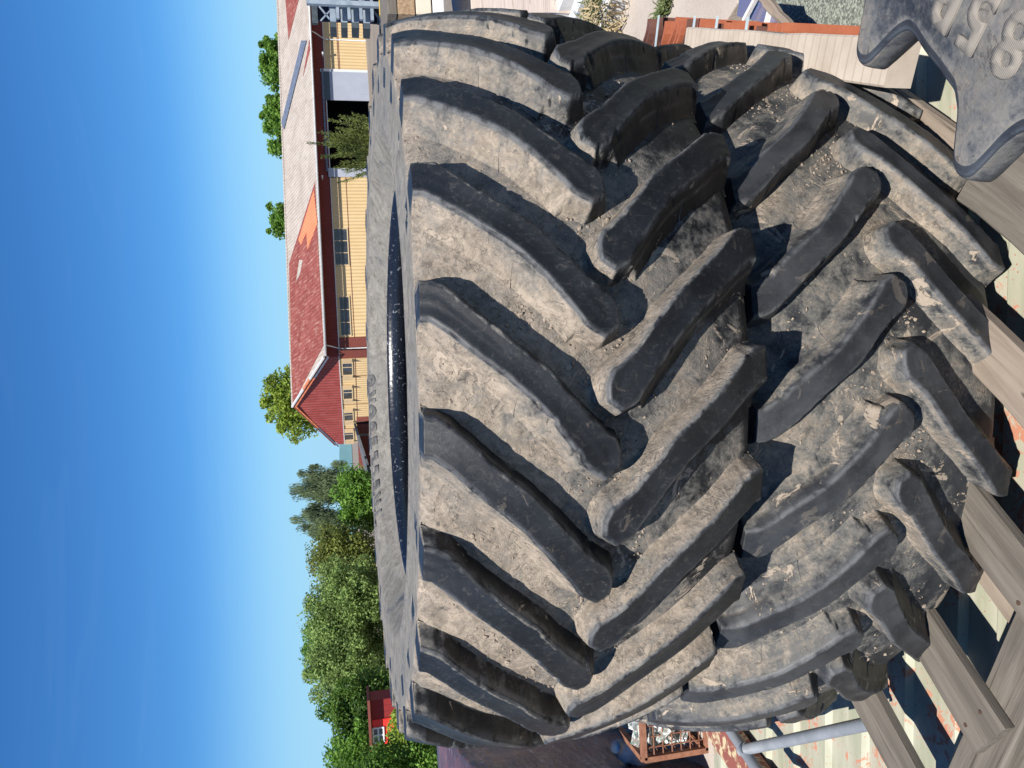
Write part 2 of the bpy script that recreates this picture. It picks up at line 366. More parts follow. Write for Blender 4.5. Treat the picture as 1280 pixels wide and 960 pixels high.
def carcass_mesh(ts, mat, n=720, seed=0, rough=.0016):
    prof = ts.profile(); m = len(prof); ang = np.linspace(0, 2 * math.pi, n, endpoint=False)
    pr = np.array([(p[0], p[1]) for p in prof]); typ = [p[2] for p in prof]
    A, I = np.meshgrid(ang, np.arange(m), indexing='ij'); r = pr[I, 0].ravel(); z = pr[I, 1].ravel(); a = A.ravel()
    X = np.stack([r * np.cos(a), r * np.sin(a), z], 1)
    isT = np.array([t == 'T' for t in typ])[I.ravel()]; isS = np.array([t == 'S' for t in typ])[I.ravel()]
    amp = np.where(isT, rough, np.where(isS, rough * .35, .0))
    d = fbm(X * 26 + seed, 4, .6) * amp + np.where(isT, fbm(X * 7 + seed, 3) * .0022, 0)
    nd = np.stack([np.cos(a) * isT, np.sin(a) * isT, isS * np.sign(z + ts.w / 2)], 1)
    # curb rings moulded into the sidewall
    ring = np.zeros(len(r))
    for rr, hgt, wd in ((.715, .0015, .004), (.585, .0030, .004), (.545, .0025, .003), (.515, .005, .006)): ring += np.exp(-((r - rr) / wd) ** 2) * hgt
    X = X + nd * (d + ring * isS)[:, None]
    fs = []
    for i in range(n):
        i2 = (i + 1) % n
        for j in range(m):
            j2 = (j + 1) % m
            fs.append((i * m + j, i2 * m + j, i2 * m + j2, i * m + j2))
    me = bpy.data.meshes.new('carcass'); me.from_pydata(X.tolist(), [], fs)
    for q in mat: me.materials.append(q)
    sl = [{'T': 0, 'S': 1, 'B': 2, 'I': 0}[t] for t in typ]
    me.polygons.foreach_set('material_index', [sl[j] for i in range(n) for j in range(m)])
    me.polygons.foreach_set('use_smooth', [True] * len(me.polygons))
    hg = np.where(isT, 0, np.where(isS, .0, .0)) + 0.0
    at_ = me.attributes.new('hgt', 'FLOAT', 'POINT'); at_.data.foreach_set('value', hg.astype(np.float32))
    at_ = me.attributes.new('edge', 'FLOAT', 'POINT'); at_.data.foreach_set('value', np.zeros(len(hg), np.float32))
    me.update(); return me
def make_tyre(name, ts, origin, ex, ey, ez, starts, mats, n, seed, rows=(1, 1)):
    """ex/ey/ez: local axes in the world; origin: centre of the local top shoulder plane"""
    root = empty(name)
    m = Matrix(((ex.x, ey.x, ez.x, origin.x), (ex.y, ey.y, ez.y, origin.y), (ex.z, ey.z, ez.z, origin.z), (0, 0, 0, 1)))
    root.matrix_world = m
    link('carcass', carcass_mesh(ts, (mats[0], mats[2], MT['bead']), n, seed), root)
    for k, mir in enumerate((False, True)):
        if not rows[k]: continue
        var = [lug_mesh(ts, mir, seed + q * 1.3 + k, mats[1]) for q in range(3)]
        for i in range(NL):
            a = starts[k] + i * 360 / NL
            link('tread_lug', var[(i * 2 + i // 3) % 3], root, Matrix.Rotation(R_(a), 4, 'Z'))
    return root
def axes(tx, ty):
    k = Vector((tx, ty, 1)).normalized(); e1 = k.cross(Vector((0, -1, 0))).normalized(); e0 = e1.cross(k)
    if e0.y > 0: e0 = -e0
    return e0, e1, k
def text_mesh(txt, size, bold=.0):
    cu = bpy.data.curves.new('letters', 'FONT'); cu.body = txt; cu.size = size; cu.extrude = .0; cu.offset = bold; cu.resolution_u = 6
    o = bpy.data.objects.new('letters', cu); sc.collection.objects.link(o)
    dg = bpy.context.evaluated_depsgraph_get(); me = bpy.data.meshes.new_from_object(o.evaluated_get(dg))
    bpy.data.objects.remove(o); return me
def sidewall_letters(root, ts, txt, size, rbase, phi_c, pitch, mat, stretch=1.0, hgt=.0022, bold=.0):
    """raised characters, tops outward, read clockwise as seen from outside"""
    n = len(txt)
    for i, ch in enumerate(txt):
        if ch == ' ': continue
        me = text_mesh(ch, size, bold); bm = bmesh.new(); bm.from_mesh(me)
        xs = [v.co.x for v in bm.verts]; cx = (min(xs) + max(xs)) / 2
        bmesh.ops.triangulate(bm, faces=bm.faces[:]); bmesh.ops.subdivide_edges(bm, edges=[e for e in bm.edges if e.calc_length() > .012], cuts=2, use_grid_fill=False)
        bmesh.ops.triangulate(bm, faces=bm.faces[:])
        ret = bmesh.ops.extrude_face_region(bm, geom=bm.faces[:]); newv = {v for v in ret['geom'] if isinstance(v, bmesh.types.BMVert)}
        phi0 = phi_c - (i - (n - 1) / 2) * pitch
        for v in bm.verts:
            x = (v.co.x - cx) * stretch; y = v.co.y; r = rbase + y; a = phi0 - x / rbase
            z = float(ts.zs(np.array(r))) + (hgt if v in newv else -.002)
            v.co = (r * math.cos(a), r * math.sin(a), z)
        bmesh.ops.recalc_face_normals(bm, faces=bm.faces[:])
        m2 = bpy.data.meshes.new('letter'); bm.to_mesh(m2); bm.free()
        m2.materials.clear(); m2.materials.append(mat)
        link('letter', m2, root); bpy.data.meshes.remove(me)

# upper tyre
ts_u = TyreShape(.548)
e0, e1, ek = axes(.0233, -.0250)
cu_ = Vector((.0190, 1.8805, -.0846 + EYE))
upper = make_tyre('tractor_tyre', ts_u, cu_, e0, e1, ek, (-4.3, 17.0), (MT['rubber_upper'], MT['rubber_lug'], MT['sidewall']), 900, 1)
tag(upper, 'huge muddy tractor tyre lying flat on top of the other one, filling the middle', 'tyre', 'used tractor tyres')
k = NT('letter_rubber'); v = k.coord('World'); c = k.mix(k.ramp(k.noise(v, 30, 5), .35, .65), (.07, .068, .066), (.13, .125, .115))
MT['letter'] = k.done(c, .6, k.bump(k.noise(v, 200, 4), .3, .002))
sidewall_letters(upper, ts_u, 'TRELLEBORG', .082, .562, R_(200), R_(4.75), MT['letter'], .66, .0042, .0030)
# lower tyre (same pattern, turned over)
ts_l = TyreShape(.535, R=.902, a=.042, span=.90, Rb=.5)
e0, e1, ek = axes(.0455, -.0117)
cl_ = Vector((-.0185, 2.046, -.668 + EYE)) - ek * .535
lower = make_tyre('tractor_tyre', ts_l, cl_, e0, -e1, -ek, (14.8, -7.4), (MT['rubber_lower'], MT['rubber_lower'], MT['sidewall']), 900, 5)
tag(lower, 'grey tractor tyre at the bottom of the stack, squeezed under the big muddy one', 'tyre', 'used tractor tyres')
# right tyre
ts_r = TyreShape(.60, R=.80, a=.010, H=.060, bulge=.010)
e0, e1, ek = axes(0.0, 0.0)
cr_ = Vector((.713, -.012, -.494 + EYE))
def scallop_tyre(name, mats):
    """tyre whose sidewall runs out flush into the lug ends, with scalloped gaps between them"""
    NS = 27; per = 360 / NS; w_ = .60
    o_phi = np.array([0, .8, 1.6, 1.9, 2.4, 3.2, 4.2, 6.0, 8.0, 10.2, 11.4, 12.2, 12.8, 13.333]); o_r = np.array([.788, .789, .783, .768, .748, .734, .732, .735, .737, .741, .752, .766, .778, .788])
    n = 27 * 60; ph = np.linspace(0, 360, n, endpoint=False)
    def out(p): return np.interp(np.mod(p, per), o_phi * per / 13.3333, o_r)
    def sm(a_, q=3):
        for _ in range(q): a_ = (np.roll(a_, 1) + 2 * a_ + np.roll(a_, -1)) / 4
        return a_
    base = sm(out(ph), 2); rows = []; hg = []; ed = []; typ = []
    for r in np.linspace(.500, .690, 18): rows.append((np.full(n, r), np.full(n, float(ts_r.zs(np.array(r)))))); hg.append(0); ed.append(0)
    z69 = float(ts_r.zs(np.array(.69)))
    for u in (.25, .5, .72, .86): rows.append((.69 + (base - .016 - .69) * u, np.full(n, z69 * (1 - u)))); hg.append(0); ed.append(0)
    for th in np.linspace(0, 90, 7): rows.append((base - .016 + .014 * math.sin(R_(th)) + .002 * th / 90, np.full(n, -.012 * (1 - math.cos(R_(th)))))); hg.append(.9 if 8 < th < 75 else .5); ed.append(1 if 30 < th < 60 else 0)
    for t in np.linspace(.02, .30, 30):
        sk = 0 if t < .03 else (t - .03) * 62; rr = sm(out(ph + sk), 2); f = (t / .3)
        rows.append((rr + .012 * math.sin(f * 1.57) - (.0 if f < .8 else .03 * (f - .8) / .2 * (rr > .75)), np.full(n, -t))); hg.append(.35); ed.append(0)
    half = len(rows)
    for k_ in range(half - 2, -1, -1): rows.append((np.roll(rows[k_][0], 13), -w_ - rows[k_][1])); hg.append(hg[k_]); ed.append(ed[k_])
    bead = [(.488, -.060), (.4826, -.075), (.4826, -.10), (.50, -.112), (.56, -.08), (.66, -.04), (.70, -.06), (.705, -.14)]
    for r, z in bead[::-1][:0]: pass
    tail = [(r, -w_ - z) for r, z in bead] + [(r, z) for r, z in bead[::-1]]
    for r, z in tail: rows.append((np.full(n, r), np.full(n, z))); hg.append(0); ed.append(0)
    m_ = len(rows); Rr = np.stack([q[0] for q in rows], 1); Zz = np.stack([q[1] for q in rows], 1); A_ = np.radians(ph + side_a)[:, None] * np.ones((1, m_))
    X = np.stack([Rr * np.cos(A_), Rr * np.sin(A_), Zz], 2).reshape(-1, 3)
    jj = np.tile(np.arange(m_), n); nz = fbm(X * 30, 4) * .0008
    ring = np.where((jj < 18), np.exp(-((Rr.ravel() - .62) / .003) ** 2) * .0025, 0)
    X[:, 2] += np.where(jj < 24, nz * .5 + ring, 0); rad = np.where((jj >= 24) & (jj < 60), nz * 1.6, 0); X[:, 0] += rad * np.cos(A_.ravel()); X[:, 1] += rad * np.sin(A_.ravel())
    F = [(i * m_ + j, ((i + 1) % n) * m_ + j, ((i + 1) % n) * m_ + (j + 1) % m_, i * m_ + (j + 1) % m_) for i in range(n) for j in range(m_)]
    me = mesh('carcass', X.tolist(), [f[::-1] for f in F], mats, True)
    for nm, vv in (('hgt', hg), ('edge', ed)):
        a_ = me.attributes.new(nm, 'FLOAT', 'POINT'); a_.data.foreach_set('value', np.tile(np.array(vv, np.float32), n))
    root = empty(name); root.matrix_world = Matrix(((e0.x, e1.x, ek.x, cr_.x), (e0.y, e1.y, ek.y, cr_.y), (e0.z, e1.z, ek.z, cr_.z), (0, 0, 0, 1)))
    link('carcass', me, root); return root
side_a = -148.4
rt_ = scallop_tyre('tractor_tyre', MT['rubber_side'])
tag(rt_, 'blue grey tractor tyre seen from above in the near corner, with raised sidewall figures', 'tyre', 'used tractor tyres')
k = NT('ribbed_letter_rubber'); v = k.coord('World'); wv = k.n('TexWave'); wv.bands_direction = 'DIAGONAL'; k.l(v, wv.inputs['Vector']); wv.inputs['Scale'].default_value = 260
c = k.mix(k.ramp(wv.outputs['Fac'], .2, .8), (.23, .205, .17), (.31, .275, .23)); MT['riblet'] = k.done(c, .85, k.bump(wv.outputs['Fac'], .4, .001))
def polar_of(p): q = p - cr_; return math.hypot(q.x, q.y), math.atan2(q.dot(e1), q.dot(e0))
ra, pa = polar_of(at(1262, 58, 1.01)); rb, pb = polar_of(at(1237, 33, 1.01))
ra, pa = .683, R_(-134.6); sidewall_letters(rt_, ts_r, '85R', .064, ra - .022, pa - R_(3.7), R_(3.7), MT['riblet'], .95, .0028, .0014)

# crumbs of dried mud caught in the grooves
k = NT('dried_mud'); v = k.coord('World'); MT['mud'] = k.done(k.mix(k.noise(v, 90, 4), (.24, .19, .145), (.40, .33, .26)), .95, k.bump(k.noise(v, 300, 4), .5, .002))
def crumbs(root, ts, n, front, label_seed, clusters):
    V = []; F = []; g = np.random.default_rng(label_seed)
    ico = bmesh.new(); bmesh.ops.create_icosphere(ico, subdivisions=1, radius=1); iv = np.array([v.co[:] for v in ico.verts]); fi = [[v.index for v in f.verts] for f in ico.faces]; ico.free()
    for c in range(clusters):
        t0 = g.uniform(.2, ts.w - .2) if g.random() < .6 else g.uniform(.04, ts.w - .04); a0 = g.uniform(-front, front); sp = g.uniform(.012, .04)
        for q in range(int(g.integers(n // 3, n))):
            t = np.clip(t0 + g.normal() * sp, .02, ts.w - .02); a = a0 + g.normal() * sp / .8; r = float(ts.rtop(t)) - ts.H + .0002
            s = .0008 + .0036 * g.random() ** 3.6
            P = iv * s * g.uniform(.5, 1.25, 3) * (1 + .25 * g.normal(size=(12, 1)))
            ca, sa = math.cos(a), math.sin(a); b = len(V)
            for p in P: V.append((r * ca + p[0] * ca - p[1] * sa, r * sa + p[0] * sa + p[1] * ca, -t + p[2]))
            F += [[b + i for i in f] for f in fi]
    o = link('mud_crumbs', mesh('mud_crumbs', V, F, MT['mud']), root); o['kind'] = 'stuff'
crumbs(upper, ts_u, 44, 1.0, 3, 150); crumbs(lower, ts_l, 34, 1.0, 4, 100)

# ------------------------------------------------------------------ pallet, sheet metal and odds and ends around the tyres
MT['plank'] = wood('weathered_plank', (.115, .10, .083), (.215, .19, .158))
MT['plank2'] = wood('warm_weathered_plank', (.24, .19, .15), (.36, .30, .24))
MT['rust_nail'] = mat_noise('rusty_nail', (.06, .04, .03), (.12, .07, .05), 40, .7, .1)
PT = .365                                   # top of the pallet
bdir = Vector((math.cos(R_(47)), math.sin(R_(47)), 0)); bnor = Vector((.731, -.682, 0)); sdir = Vector((-.894, .447, 0)); snor = Vector((.447, .894, 0))
def plank(name, a, b, wd, th, mat, parent=None, jit=.003):
    """board from a to b (centre line of its top face), its own axes along the grain"""
    a = Vector(a); b = Vector(b); d = (b - a); L = d.length; d.normalize(); y = Vector((0, 0, 1)).cross(d).normalized(); z = d.cross(y)
    m = MB(); N = 10; V = []; wob = [rnd.uniform(-1, 1) for _ in range(N * 2 + 2)]
    prof = [(-wd / 2, -.004), (-wd / 2 + .004, 0), (wd / 2 - .004, 0), (wd / 2, -.004), (wd / 2, -th), (-wd / 2, -th)]
    for i in range(N):
        x = -L / 2 + L * i / (N - 1)
        for j, (py, pz) in enumerate(prof): V.append((x, py + wob[i] * jit * (1 if py > 0 else -1), pz + wob[i + N] * jit * .6))
    F = [(i * 6 + j, i * 6 + (j + 1) % 6, (i + 1) * 6 + (j + 1) % 6, (i + 1) * 6 + j) for i in range(N - 1) for j in range(6)]
    F = [f[::-1] for f in F] + [tuple(range(6)), tuple((N - 1) * 6 + j for j in range(5, -1, -1))]
    me = mesh(name, V, F, mat); c = (a + b) / 2
    mw = Matrix(((d.x, y.x, z.x, c.x), (d.y, y.y, z.y, c.y), (d.z, y.z, z.z, c.z), (0, 0, 0, 1)))
    return link(name, me, parent, mw)
pal = empty('wooden_pallet')
tag(pal, 'grey weathered wooden pallet under the lower tractor tyre, its boards poking out', 'pallet')
for k, (off, wd, s1) in enumerate(((-1.65, .098, 1.35), (-1.358, .105, 1.35), (-1.065, .105, 1.3), (-.80, .10, 1.0), (-.545, .15, .46))):
    # the boards end on the line through (-.715, 1.225) along sdir
    q = ((off) - (-1.358)) / bnor.dot(-sdir)
    end = Vector((-.715, 1.225, PT)) - sdir * q
    bo_ = plank('deck_board', end, end + bdir * s1, wd, .024, MT['plank'] if k != 3 else MT['plank2'], pal)
    for q_ in (-.25, .28):
        MB().tube([(-s1 / 2 + .045, q_ * wd, -.001), (-s1 / 2 + .045, q_ * wd, .0012)], .0042, 10).build('nail', MT['rust_nail'], bo_)
for o2, z in ((.80, PT - .0255), (1.35, PT - .0255), (1.9, PT - .0255)):
    c = snor * o2
    plank('stringer', c + sdir * (-.75 if o2 < 1 else .45) + Vector((0, 0, z)), c + sdir * 1.6 + Vector((0, 0, z)), .092, .078, MT['plank'], pal, .002)
for o3 in (-1.2, -.62):
    c = bnor * o3; plank('bottom_board', c + bdir * .35 + Vector((0, 0, PT - .105)), c + bdir * 1.75 + Vector((0, 0, PT - .105)), .1, .022, MT['plank2'], pal)
# corrugated sheet
k = NT('rusty_cream_sheet'); v = k.coord('World'); n = k.noise(v, 5, 8, .6, .8); n2 = k.noise(v, 26, 6, .7, 1.5); n3 = k.noise(k.coord('World', (1, 6, 1)), 3, 4)
c = k.mix(k.ramp(n3, .35, .65), (.35, .36, .26), (.47, .46, .36)); c = k.mix(k.math('MULTIPLY', k.ramp(n, .45, .7), .6), c, (.50, .42, .35))
rm = k.ramp(k.math('ADD', k.math('MULTIPLY', n, .6), k.math('MULTIPLY', n2, .45)), .575, .60)
c = k.mix(rm, c, k.mix(n2, (.42, .14, .07), (.60, .30, .20))); c = k.mix(k.ramp(k.voro(v, 60), .16, .08), c, (.42, .2, .12))
MT['sheet'] = k.done(c, k.ramp(rm, 0, 1, .5, .9), k.bump(n2, .3, .003), spec=.3)
V = []; F = []; xs = [-2.1, -1.4, -.7, 0, .8]; prof = []
y = .2
while y < 2.55: prof += [(y, 0), (y + .075, 0), (y + .09, .014), (y + .145, .014)]; y += .16
for x in xs:
    for (yy, zz) in prof: V.append((x, yy - .10 * x, .188 + zz))
m_ = len(prof)
for i in range(len(xs) - 1):
    for j in range(m_ - 1): F.append((i * m_ + j, (i + 1) * m_ + j, (i + 1) * m_ + j + 1, i * m_ + j + 1))
so = link('metal_sheet', mesh('metal_sheet', V, F, MT['sheet'])); md = so.modifiers.new('thick', 'SOLIDIFY'); md.thickness = .004
tag(so, 'cream corrugated metal sheet flaking to rust, lying under the pallet', 'metal sheet')
# sheet rests on two timbers
for yy in (.7, 2.3):
    o = MB().bevbox((-.65, yy, .09), (2.6, .12, .18), .006).build('bearer_timber', MT['plank'])
    tag(o, 'squared timber %s carrying the metal sheet' % ('in front' if yy < 1 else 'at the back'), 'timber')
# tubular frame
MT['pipe'] = mat_noise('blue_grey_paint', (.19, .21, .235), (.26, .28, .305), 12, .5, .1)
pa1 = at(900, 893, .34); pa2 = at(960, 982, .34); pb1 = at(931, 937, .34); pb2 = at(1088, 904, .31)
fr = empty('pipe_frame', (0, 0, 0)); tag(fr, 'blue grey welded pipe frame lying on the rusty sheet beside the pallet', 'pipe frame')
MB().tube([pa1 + (pa1 - pa2) * 1.2, pa1, pa2, pa2 + (pa2 - pa1) * 1.5], .018, 16).build('pipe', MT['pipe'], fr, True)
MB().tube([pb1, (pb1 + pb2) / 2, pb2, pb2 + (pb2 - pb1) * .02], .0165, 16).build('pipe', MT['pipe'], fr, True)
MB().tube([pb1 - (pb2 - pb1).normalized() * .02, pb1 + (pb2 - pb1).normalized() * .014], .0195, 16).build('weld_collar', MT['pipe'], fr, True)
k = NT('rust_red_paint'); v = k.coord('World'); n = k.noise(v, 14, 7, .65, 1)
MT['rust'] = k.done(k.mix(k.ramp(n, .5, .58), (.27, .085, .06), (.62, .50, .30)), .75, k.bump(n, .3, .004))
o = MB().bevbox(Vector((-1.34, 2.42, .235)), (.14, .5, .05), .006, R_(-14)).build('steel_bar', MT['rust']); tag(o, 'flat red painted steel bar with cream scrapes beside the blue grey pipe', 'steel bar')
k = NT('ochre_rust'); v = k.coord('World'); n = k.noise(v, 20, 7, .65, 1)
MT['ochre'] = k.done(k.mix(k.ramp(n, .42, .6), (.42, .33, .16), (.26, .13, .07)), .8, k.bump(n, .4, .004))
o = MB().bevbox(Vector((-1.36, 2.02, .235)), (.16, .22, .05), .012, R_(-14)).build('steel_bracket', MT['ochre']); tag(o, 'ochre rusted steel bracket at the end of the red bar', 'bracket')

# wire crate with rubble
MT['crate'] = mat_noise('rusty_wire', (.24, .10, .06), (.36, .17, .10), 30, .85, .3)
c0 = at(888, 936, 0.0); cr = empty('wire_crate', c0); tag(cr, 'rusty wire crate filled with rubble behind the tyre stack', 'crate')
W_, D_, Hh = .95, .62, .30
def rot(p): return Vector(p)
for a, b in (((0, 0, 0), (W_, 0, 0)), ((0, 0, Hh), (W_, 0, Hh)), ((0, D_, Hh), (W_, D_, Hh)), ((0, D_, 0), (W_, D_, 0)), ((0, 0, 0), (0, D_, 0)), ((0, 0, Hh), (0, D_, Hh)), ((0, 0, 0), (0, 0, Hh)), ((W_, 0, 0), (W_, 0, Hh)), ((0, D_, 0), (0, D_, Hh)), ((W_, D_, 0), (W_, D_, Hh)), ((W_, 0, Hh), (W_, D_, Hh))):
    z = Vector((0, 0, .015)); MB().bar(Vector(a) + z, Vector(b) + z, .024).build('frame_bar', MT['crate'], cr)
m = MB()
for i in range(1, 20): m.bar((i * W_ / 20, 0, .02), (i * W_ / 20, 0, Hh), .004)
for i in range(1, 7): m.bar((0, 0, i * Hh / 7 + .01), (W_, 0, i * Hh / 7 + .01), .004); m.bar((0, 0, i * Hh / 7 + .01), (0, D_, i * Hh / 7 + .01), .004)
for i in range(1, 12): m.bar((0, i * D_ / 12, .02), (0, i * D_ / 12, Hh), .004)
m.build('wire_mesh', MT['crate'], cr)
k = NT('rubble_mix'); v = k.coord('Object'); n = k.noise(v, 16, 4, .6, 2); c = k.mix(k.ramp(n, .46, .5), (.72, .72, .70), (.30, .26, .22)); c = k.mix(k.ramp(k.noise(v, 22, 3, .6, 3), .56, .60), c, (.16, .30, .23))
MT['rubble'] = k.done(c, .7, k.bump(n, .5, .01))
m = MB()
for i in range(300):
    p = (rnd.uniform(.05, W_ - .05), rnd.uniform(.05, D_ - .05) if i % 2 else rnd.uniform(.04, .14), rnd.uniform(.05, Hh + .04)); e = Matrix.Rotation(rnd.uniform(0, 6), 3, Vector((rnd.random(), rnd.random(), rnd.random())).normalized())
    m.box(p, (rnd.uniform(.04, .12), rnd.uniform(.03, .09), rnd.uniform(.02, .06)), m=e, jit=.012)
ru = m.build('rubble', MT['rubble']); ru.location = c0; tag(ru, 'heap of broken white and green rubble lying in the rusty wire crate', 'rubble', kind='stuff')
m = MB(); pts = []
for i in range(9): pts.append(Vector((-.05 - .02 * i, .25 + .02 * math.sin(i * 1.7), .36 - .035 * i)))
rag = MB().tube(pts, [.03, .05, .055, .05, .06, .045, .03, .035, .012], 9).build('plastic_rag', mat_noise('white_plastic', (.75, .73, .72), (.85, .83, .82), 10, .5, .3), None, True); rag.location = c0
tag(rag, 'crumpled white plastic rag hanging over the side of the wire crate', 'rag')

# plastic-wrapped stack at the left edge
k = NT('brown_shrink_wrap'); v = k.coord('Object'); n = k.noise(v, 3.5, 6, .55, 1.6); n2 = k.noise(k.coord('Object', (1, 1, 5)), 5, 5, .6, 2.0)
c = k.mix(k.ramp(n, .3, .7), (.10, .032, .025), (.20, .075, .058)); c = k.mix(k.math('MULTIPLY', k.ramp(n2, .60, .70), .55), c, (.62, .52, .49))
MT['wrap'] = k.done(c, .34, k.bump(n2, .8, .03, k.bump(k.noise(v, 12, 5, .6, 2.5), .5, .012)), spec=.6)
q0 = Vector((-1.74, 3.15, 0)); q1 = Vector((-2.55, 6.0, 0)); lat = Vector((-1, -.18, 0)).normalized()
V = []; F = []; nu, nv = 46, 26; Hs = .97
ring_ = [q0, q1, q1 + lat * 1.4, q0 + lat * 1.4]
path = []
for a, b, n_ in ((ring_[0], ring_[1], 30), (ring_[1], ring_[2], 12), (ring_[2], ring_[3], 30), (ring_[3], ring_[0], 12)):
    for i in range(n_): path.append(a.lerp(b, i / n_))
P_ = []
cen = sum(path, Vector()) / len(path)
for j in range(nv + 4):
    hz = min(1, j / nv); shr = 0 if j <= nv else (j - nv) / 4
    for p in path:
        q = p.lerp(cen, .04 * max(0, hz - .85) / .15 * .5 + shr); P_.append((q.x, q.y, Hs * hz + (.03 * shr)))
P_ = np.array(P_); nn = fbm(P_ * np.array([2.2, 2.2, 6]), 4) * .055 + fbm(P_ * 9, 2) * .012
dirv = P_ - np.array([cen.x, cen.y, .6]); dirv[:, 2] = 0; dirv /= (np.linalg.norm(dirv, axis=1)[:, None] + 1e-6)
P_ = P_ + dirv * nn[:, None]; P_[:, 2] += fbm(P_ * 4 + 9, 2) * .02 * (P_[:, 2] > 1); P_[:, 2] = np.maximum(P_[:, 2], 0.004)
nP = len(path)
for j in range(nv + 3):
    for i in range(nP): F.append((j * nP + i, j * nP + (i + 1) % nP, (j + 1) * nP + (i + 1) % nP, (j + 1) * nP + i))
wr = link('wrapped_stack', mesh('wrapped_stack', P_.tolist(), F, MT['wrap'], True)); tag(wr, 'tall stack of goods in shiny brown shrink wrap at the edge of the picture', 'wrapped stack')

# roof tiles on the right
k = NT('red_clay_tile'); v = k.coord('World'); n = k.noise(v, 18, 5, .6); MT['tile'] = k.done(k.mix(n, (.30, .075, .035), (.50, .17, .09)), .7, k.bump(k.noise(v, 60, 4), .25, .004), spec=.3)
def roof_tile_mesh(mat):
    m = MB(); N = 18; V = []; F = []
    for s_ in (0, 1):
        for i in range(N + 1):
            x = -.17 + .34 * i / N; off = .032 * math.cos(i / N * 2 * math.pi * 1.5) + .006 * math.cos(i / N * 2 * math.pi * 3)
            V += [(x, off + s_ * .013, 0), (x, off + s_ * .013, .40)]
    M2 = (N + 1) * 2
    for i in range(N):
        F += [(2 * i, 2 * i + 2, 2 * i + 3, 2 * i + 1), (M2 + 2 * i, M2 + 2 * i + 1, M2 + 2 * i + 3, M2 + 2 * i + 2), (2 * i + 1, 2 * i + 3, M2 + 2 * i + 3, M2 + 2 * i + 1), (2 * i, M2 + 2 * i, M2 + 2 * i + 2, 2 * i + 2)]
    F += [(0, 1, M2 + 1, M2), (2 * N, M2 + 2 * N, M2 + 2 * N + 1, 2 * N + 1)]
    return mesh('roof_tile', V, F, mat)
k = NT('dark_clay_tile'); MT['tiledark'] = k.done(k.mix(k.noise(k.coord('World'), 18, 5), (.10, .045, .035), (.20, .085, .06)), .6)
tm = roof_tile_mesh(MT['tile']); tm2 = roof_tile_mesh(MT['tiledark']); TZ = .40
ta = at(812, 27, TZ + .02); tb = at(868, 25, TZ + .02); tc = at(980, 33, TZ + .02)
dd = (tc - ta); dd.z = 0; L = dd.length; dd.normalize(); perp = Vector((dd.y, -dd.x, 0)); perp = perp if perp.x > 0 else -perp
ang = math.atan2(perp.y, perp.x)
tr = empty('roof_tile_row', (0, 0, 0)); tag(tr, 'row of strapped red clay roof tiles standing on edge beside the tyres', 'roof tiles')
nT = 22
for i in range(nT):
    p = ta + dd * (L * i / (nT - 1)) - perp * (.17 + rnd.uniform(-.016, .004)); lean = rnd.uniform(-.02, .02) - .10
    mw = Matrix.Translation((p.x, p.y, .02 + rnd.uniform(-.014, .006))) @ Matrix.Rotation(ang + rnd.uniform(-.09, .09), 4, 'Z') @ Matrix.Rotation(lean, 4, 'X')
    link('roof_tile', tm2 if i < 4 or i % 5 == 3 else tm, tr, mw)
MT['strap'] = mat_noise('pale_blue_strap', (.36, .44, .46), (.5, .58, .6), 20, .4, .1)
for f in (.13, .45, .62, .82):
    p = ta + dd * (L * f); a = p + perp * .02 + Vector((0, 0, .015)); b = a - perp * .40
    MB().bar(a, b, .013, .002).build('strap', MT['strap'], tr)
# pallet base under the tiles
for f in (.05, .5, .95):
    p = ta + dd * (L * f) - perp * .17; plank('bearer', (p - perp * .2).xy.to_3d() + Vector((0, 0, .018)), (p + perp * .2).xy.to_3d() + Vector((0, 0, .018)), .08, .016, MT['plank'], tr)
# pale ribbed beam
k = NT('pale_concrete_beam'); v = k.coord('Object'); n = k.noise(v, 9, 6, .6); wv = k.n('TexWave'); k.l(k.coord('Object', (1, .05, .05)), wv.inputs['Vector']); wv.inputs['Scale'].default_value = 11; wv.inputs['Distortion'].default_value = 1.5
c = k.mix(k.ramp(n, .3, .7), (.44, .37, .30), (.54, .47, .39)); c = k.mix(k.math('MULTIPLY', k.ramp(wv.outputs['Fac'], .12, .0), .35), c, (.25, .2, .16)); MT['beam'] = k.done(c, .9, k.bump(n, .4, .006), spec=.2)
ZB = .47
b1 = (at(856, 33, ZB) + at(856, 72, ZB)) / 2; b2 = (at(1112, 47, ZB) + at(1112, 110, ZB)) / 2
bw = (at(856, 33, ZB) - at(856, 72, ZB)).length
bo = plank('concrete_beam', b1, b2 + (b2 - b1) * .0, bw * .93, .06, MT['beam']); tag(bo, 'long pale beam with faint cross ribs laid across the roof tiles', 'beam')
# slats under the beam and the glass pane beyond
pl = plank('wood_lath', at(948, -6, .30), at(990, 42, .30), .025, .018, MT['plank2']); tag(pl, 'thin wooden lath lying across the blue pane', 'lath')
pn = empty('glazed_sash'); tag(pn, 'old bluish glazed sash with white bars lying beyond the roof tiles', 'window sash')
g = [at(926, -14, .22), at(921, 20, .22), at(975, 34, .25), at(962, -14, .25)]
k = NT('blue_glass'); MT['glass'] = k.done(k.mix(k.noise(k.coord('World'), 4, 3), (.10, .13, .24), (.20, .17, .26)), .12, spec=.6)
MB().add(g + [p - Vector((0, 0, .006)) for p in g], [(0, 1, 2, 3), (7, 6, 5, 4), (0, 4, 5, 1), (1, 5, 6, 2), (2, 6, 7, 3), (3, 7, 4, 0)]).build('pane', MT['glass'], pn)
MT['white'] = mat_noise('white_paint', (.66, .66, .65), (.78, .78, .76), 8, .6, .15)
for a, b in (((930, 26), (948, -8)), ((958, 30), (966, -2))): MB().bar(at(a[0], a[1], .25), at(b[0], b[1], .25), .012).build('glazing_bar', MT['white'], pn)

